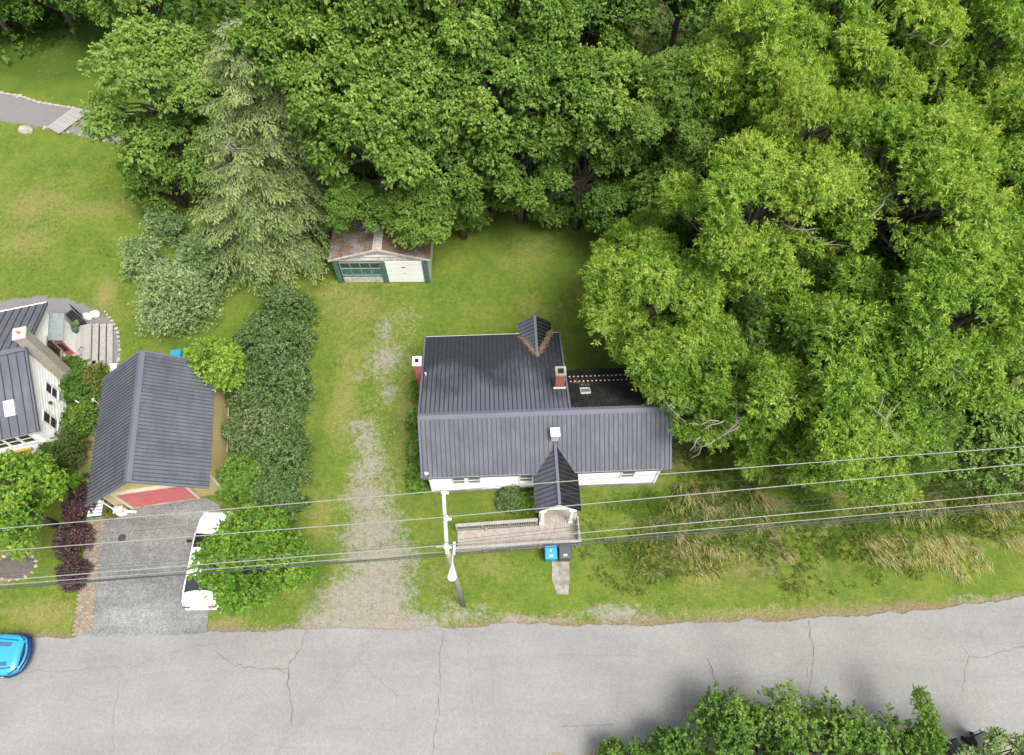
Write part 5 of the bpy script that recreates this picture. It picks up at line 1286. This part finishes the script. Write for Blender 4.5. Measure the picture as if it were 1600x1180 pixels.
litter('dead_needles', S, [((.4, 1, 2.6), (2.4, 2.4, 3.2)), ((3.6, .7, 3.15), (5.7, .9, 2.5)), ((3.9, 3, 3.1), (5, 2, 2.8))], 500, .35)
YS = .12
MB().box((sh, YS, 2.2), (SW - .1, .08, .16)).build('header', M['weather_white'], S)
for x0, w_ in ((.17, .30), (3.02, .34), (5.62, .30)): MB().box((x0 + .02, YS - .03, 1.05), (w_, .14, 2.1)).build('post', M['green'], S)
gd = MB().box((4.32, YS, 1.04), (2.24, .05, 2.06)).build('white_door', M['white'], S)
pn = MB().box((0, 0, 0), (2.2, .03, .48)).mesh('door_panel', M['white_trim'])
for k in range(4): link('door_panel', pn, gd, (4.32, YS - .04, .28 + k * .51))
MB().box((4.28, YS - .062, 1.5), (.22, .012, .09)).build('sticker', M['taillight'], gd); MB().box((4.3, YS - .07, .95), (.14, .03, .04)).build('handle', M['galv'], gd)
ld = MB().box((1.66, YS, .95), (2.6, .04, 2.1)).build('green_door', M['green'], S)
MB().box((1.66, YS - .03, .28), (2.5, .04, .5)).build('kick_board', M['weather_white'], ld)
for i in range(4):
    for j in range(2):
        MB().box((.75 + i * .61, YS - .035, 1.72 - j * .55), (.54, .02, .42 - j * .06)).build('pane', M['glass'] if j == 0 else M['green'], ld)
ml = MB()
for i in range(5): ml.box((.45 + i * .605, YS - .055, 1.35), (.05, .05, 1.25))
for z in (.75, 1.42, 1.98): ml.box((1.66, YS - .055, z), (2.5, .045, .05))
ml.build('glazing_bars', simple('faded_green_trim', (.2, .3, .26), .7), ld)
for x_ in (2.1, 4.0): MB().box((x_, .03 + .12, 2.62), (.05, .05, .35)).build('trim_board', M['white_trim'], S)
MB().box((3.05, .15, 2.5), (1.9, .05, .05)).build('trim_board', M['white_trim'], S)

# ------------------------------------------------------------------ utility pole and wires
PX, PY_ = -2.40, 7.05
PO = empty('utility_pole', (PX, PY_, 0), 0, label='wooden utility pole with long side crossarm and street lamp by the road', cat='utility pole')
MB().tube([(0, 0, -.2), (0, 0, 5), (0, 0, 10.75)], [.125, .115, .10], 12).build('pole', M['pole'], PO, smooth=True)
e1 = P(693, 766, 10.5); e0_ = P(699, 866, 10.5); l1 = Vector((e1.x - PX, e1.y - PY_, 10.5)); l0 = Vector((e0_.x - PX, e0_.y - PY_, 10.5))
MB().beam(l0, l1, .13, .13).build('crossarm', simple('bleached_arm', (.42, .40, .38), .8), PO)
MB().beam((0, 0, 9.6), l0.lerp(l1, .55), .06, .05).build('arm_brace', M['galv'], PO)
ins = []
for px, py in ((693, 768), (697, 809), (697, 853)):
    q_ = P(px, py, 10.75); lo = Vector((q_.x - PX, q_.y - PY_, 10.57)); ins.append(Vector((q_.x, q_.y, 10.83)))
    m_ = MB(); m_.tube([lo, lo + Vector((0, 0, .06)), lo + Vector((0, 0, .1)), lo + Vector((0, 0, .16)), lo + Vector((0, 0, .24))], [.07, .11, .06, .12, .06], 12)
    m_.box(lo + Vector((.1, -.03, .1)), (.18, .08, .08)); m_.build('insulator', M['white_trim'], PO, smooth=True)
m_ = MB(); m_.box((-.25, .35, 9.3), (.5, .07, .07)); m_.box((-.1, .35, 9.36), (.12, .3, .08)); m_.build('bracket', M['galv'], PO)
MB().box((.2, .25, 9.4), (.1, .5, .12)).build('cutout_fuse', M['galv'], PO)
lp = P(707, 884, 9.3); lamp_l = Vector((lp.x - PX, lp.y - PY_, 9.3))
MB().tube([(.08, .25, 9.2), lamp_l + Vector((0, .35, .1)), lamp_l + Vector((0, .0, .08))], .028, 8).build('lamp_arm', M['galv'], PO)
lh = MB(); L_ = lamp_l
lh.tube([L_ + Vector((0, .02, .04)), L_ + Vector((0, -.12, .04)), L_ + Vector((0, -.28, .02)), L_ + Vector((0, -.45, 0)), L_ + Vector((0, -.55, .0)), L_ + Vector((0, -.58, .0))], [.05, .085, .14, .175, .12, .03], 14)
lo_ = lh.build('street_lamp', M['white_trim'], PO, smooth=True); MB().blob(L_ + Vector((0, -.42, -.09)), (.13, .14, .1), 1, 2, jit=0).build('lamp_lens', M['glass_lit'], lo_, smooth=True)
gy_ = P(650, 905, 0); ga = P(688, 857, 8.8)
MB().tube([(0, 0, 8.8), (P(640, 918, 0).x - PX, P(640, 918, 0).y - PY_, 0)], .014, 5).build('guy_wire', M['wire'], PO)
def wire(name, pts, r_, mat, label, group, sag=.25):
    mb = MB(); out = []
    for a, b in zip(pts[:-1], pts[1:]):
        n = 14
        for i in range(n): t = i / n; p = a.lerp(b, t); p.z -= 4 * sag * t * (1 - t); out.append(p)
    out.append(pts[-1]); mb.tube(out, r_, 5)
    mb.build(name, mat, smooth=True, label=label, cat='wire', group=group)
def ext(pxa, pya, z, pole, k=1.35):
    a = P(pxa, pya, z); return pole + (a - pole) * k
gw = 'bare wires strung along the road'
for (i, l, r2, lab) in ((0, (0, 826), (1600, 698), 'pale overhead wire nearest the house, from the far insulator'), (1, (0, 861), (1600, 725), 'middle pale overhead wire crossing the porch roof'), (2, (0, 907), (1600, 770), 'pale overhead wire from the insulator closest to the road')):
    wire('power_wire', [ext(*l, 10.6, ins[i]), ins[i], ext(*r2, 10.6, ins[i])], .018, M['wire'], lab, gw, 0.0)
gc_ = 'cables on the pole below the crossarm'
for j, (la, mid, ra, z, r_, mt, lab) in enumerate([((0, 914), (696, 862), (1600, 783), 8.9, .022, 'wire', 'pale cable running with the lowest cable bundle'), ((0, 920), (696, 866), (1600, 789), 8.7, .034, 'cable', 'thickest dark cable, lowest of the roadside bundle'),
        ((0, 917), (697, 869), (1600, 794), 8.5, .02, 'cable', 'thin dark cable just below the thick bundle'),
        ((0, 897), (694, 846), (1600, 742), 8.0, .011, 'cable', 'thin dark line above the cable bundle'), ((0, 902), (694, 850), (1600, 755), 7.8, .011, 'cable', 'second thin dark line above the cable bundle'), ((0, 848), (694, 787), (1600, 716), 6.5, .010, 'cable', 'faint thin line passing in front of the ramp')]):
    c_ = P(mid[0], mid[1], z); wire('cable', [ext(*la, z, c_), c_, ext(*ra, z, c_)], r_ * .72, M[mt], lab, gc_, 0.0)

# ------------------------------------------------------------------ cars
def loft(stations, n=14):
    """stations: (y, half_width, z_low, z_top, crown)"""
    mb = MB(); rings = []
    for (y, hw_, zl, zt, rr) in stations:
        ring = []
        pts = [(-hw_ * .96, zl), (-hw_, zl + (zt - zl) * .35), (-hw_ * .985, zl + (zt - zl) * .7), (-hw_ * .93, zt - (zt - zl) * .08), (-hw_ * .80, zt - .012), (-hw_ * .45, zt + rr * .7), (0, zt + rr)]
        pts = pts + [(-a, b) for a, b in pts[-2::-1]]
        rings.append([(a, y, b) for a, b in pts])
    k = len(rings[0])
    for r_ in rings: mb.v += r_
    for i in range(len(rings) - 1):
        for j in range(k - 1): mb.f.append((i * k + j, i * k + j + 1, (i + 1) * k + j + 1, (i + 1) * k + j)); mb.m.append(0)
        mb.f.append((i * k + k - 1, i * k, (i + 1) * k, (i + 1) * k + k - 1)); mb.m.append(0)
    mb.f.append(tuple(range(k))[::-1]); mb.m.append(0); e = (len(rings) - 1) * k; mb.f.append(tuple(e + j for j in range(k))); mb.m.append(0)
    return mb
def wheels(root, xs_, ys_, r_=.33):
    for s_ in (-1, 1):
        for y in ys_:
            w_ = MB().tube([(s_ * (xs_ - .11), y, r_), (s_ * (xs_ + .11), y, r_)], r_, 20).build('wheel', M['tyre'], root, smooth=False)
            MB().tube([(s_ * (xs_ + .112), y, r_), (s_ * (xs_ + .12), y, r_)], r_ * .62, 12).build('rim', M['galv'], w_)
def cabin(root, paint, prof, glass_parts):
    """prof: y0 windscreen base, y1 roof front, y2 roof rear, y3 rear base; widths"""
    y0, y1, y2, y3, zb0, zt0, wb, wt = prof
    g = MB(); g.add([(-wb, y0, zb0), (wb, y0, zb0), (wb, y3, zb0), (-wb, y3, zb0), (-wt, y1, zt0), (wt, y1, zt0), (wt, y2, zt0), (-wt, y2, zt0)], [(0, 1, 5, 4), (1, 2, 6, 5), (2, 3, 7, 6), (3, 0, 4, 7), (4, 5, 6, 7)])
    g.build('glasshouse', M['carglass'], root, bevel=.03)
    rf = MB(); rf.add([(-wt - .02, y1 - .05, zt0 + .0), (0, y1 - .05, zt0 + .035), (wt + .02, y1 - .05, zt0), (wt + .02, y2 + .05, zt0), (0, y2 + .05, zt0 + .035), (-wt - .02, y2 + .05, zt0)] , [(0, 1, 4, 5), (1, 2, 3, 4)])
    o = rf.build('roof', paint, root); so_m = o.modifiers.new('s', 'SOLIDIFY'); so_m.thickness = .035; so_m.offset = 0
    for s_ in (-1, 1):
        p_ = MB()
        for (ya, yb, za, zb) in ((y0, y1, zb0, zt0), (y3, y2, zb0, zt0)): p_.beam((s_ * wb, ya, za), (s_ * wt, yb, zb), .05, .07)
        ym = (y1 + y2) / 2; p_.beam((s_ * (wb + .005), ym, zb0), (s_ * (wt + .005), ym, zt0), .07, .03)
        p_.beam((s_ * (wt + .005), y1, zt0), (s_ * (wt + .005), y2, zt0), .04, .04)
        p_.build('side_pillars', paint, root, kind='stuff')
# white saloon, front to the north
C1 = empty('parked_car', (-15.22, 9.25, .02), R(1), label='white car parked on the paved driveway half under the lime-green tree', cat='car')
st = [(-2.44, .72, .32, .62, .0), (-2.40, .82, .26, .80, .02), (-2.2, .88, .22, .98, .03), (-1.6, .905, .2, 1.02, .04), (-.8, .915, .2, 1.0, .04), (.6, .915, .2, .96, .04), (1.3, .91, .2, .93, .05), (1.9, .88, .22, .84, .05), (2.25, .80, .25, .72, .04), (2.42, .64, .3, .56, .01)]
o = loft(st).build('body', M['whitecar'], C1, smooth=True, bevel=0); 
cabin(C1, M['whitecar'], (1.15, .35, -1.15, -1.85, .96, 1.42, .80, .60), None)
wheels(C1, .80, (-1.45, 1.45))
for s_ in (-1, 1):
    MB().box((s_ * 1.02, .75, 1.0), (.22, .14, .12)).build('wing_mirror', M['black'], C1, bevel=.02)
    MB().box((s_ * .62, -2.44, .72), (.34, .06, .14)).build('tail_light', M['taillight'], C1, bevel=.01); MB().box((s_ * .6, 2.28, .62), (.3, .2, .12)).build('headlight', M['galv'], C1, bevel=.02)
MB().box((0, -2.47, .45), (1.5, .1, .2)).build('rear_bumper', M['whitecar'], C1, bevel=.03); MB().box((0, -2.50, .60), (1.3, .02, .03)).build('trim_strip', M['taillight'], C1)
# blue coupe on the road, nose to the east
bc = P(42, 1026, .5)
C2 = empty('blue_car', (bc.x - 2.35, bc.y, .06), R(-88), label='bright blue sports car nosing in from the left edge of the road', cat='car')
st = [(-2.3, .7, .35, .7, .0), (-2.2, .85, .25, .9, .02), (-1.4, .95, .2, .98, .03), (0, .955, .18, .95, .03), (.8, .95, .18, .94, .05), (1.4, .95, .18, .88, .06), (1.9, .90, .18, .80, .05), (2.12, .80, .2, .74, .04), (2.2, .7, .22, .68, .02)]
loft(st).build('body', M['bluecar'], C2, smooth=True)
cabin(C2, M['bluecar'], (.55, -.2, -1.2, -2.0, .95, 1.33, .80, .58), None); wheels(C2, .84, (-1.35, 1.4), .35)
bp = MB(); pts = [(-.93, 1.55), (-.86, 1.95), (-.66, 2.25), (-.3, 2.38), (0, 2.41), (.3, 2.38), (.66, 2.25), (.86, 1.95), (.93, 1.55)]
bp.tube([(a, b, .42) for a, b in pts], [.06] + [.11] * 7 + [.06], 8); bp.build('bumper', M['bluedark'], C2, smooth=True)
bp = MB(); bp.tube([(a * .97, b - .03, .62) for a, b in pts], [.03] + [.05] * 7 + [.03], 8); bp.build('nose_edge', M['bluecar'], C2, smooth=True)
MB().box((0, 2.22, .63), (1.05, .16, .08)).build('grille', M['black'], C2, bevel=.02)
for s_ in (-1, 1):
    MB().beam((s_ * .45, 1.1, .975), (s_ * .42, 1.75, .87), .18, .02).build('hood_vent', simple('vent_grey', (.04, .10, .2), .4), C2)
    MB().beam((s_ * .62, 2.18, .68), (s_ * .86, 1.86, .72), .10, .06).build('headlight', M['carglass'], C2)
    MB().beam((s_ * .70, 1.0, .975), (s_ * .60, 2.0, .83), .03, .02).build('hood_crease', M['bluedark'], C2)

# clothes line by the wood edge
p = P(938, 455, 0); r = empty('clothes_line', (p.x, p.y, 0), 0, label='thin white clothes line running from the back lawn into the trees', cat='clothes line')
MB().tube([(0, 0, 0), (0, 0, 1.9)], .035, 8).build('post', M['white_trim'], r); MB().box((0, 0, 1.85), (.05, .8, .05)).build('cross_bar', M['white_trim'], r)
for s_ in (-1, 1): MB().tube([(0, s_ * .36, 1.88), (3.6, s_ * .36 - .5, 1.84)], .012, 5).build('line', M['white_trim'], r)
# rocks on the bed at left
bed = P(24, 885); r = empty('rock_bed', (bed.x, bed.y, 0), 0, label='dark soil mound with pale stones on the front garden lawn', cat='garden bed')
MB().blob((0, 0, -.05), (1.0, .65, .22), 8, 3, jit=.05).build('soil', simple('dark_soil', (.11, .095, .08), .95, .3, 8, bump=.8), r)
for k in range(16):
    a = k * .39; stone(r, math.cos(a) * 1.05, math.sin(a) * .7, random.uniform(.07, .13), .03)
tot = sum(len(m_.loop_triangles) for m_ in bpy.data.meshes if not m_.calc_loop_triangles())
print('TRIS', tot)
print('LEAVES', TOTAL_LEAVES[0], 'GROUND', nx * ny)
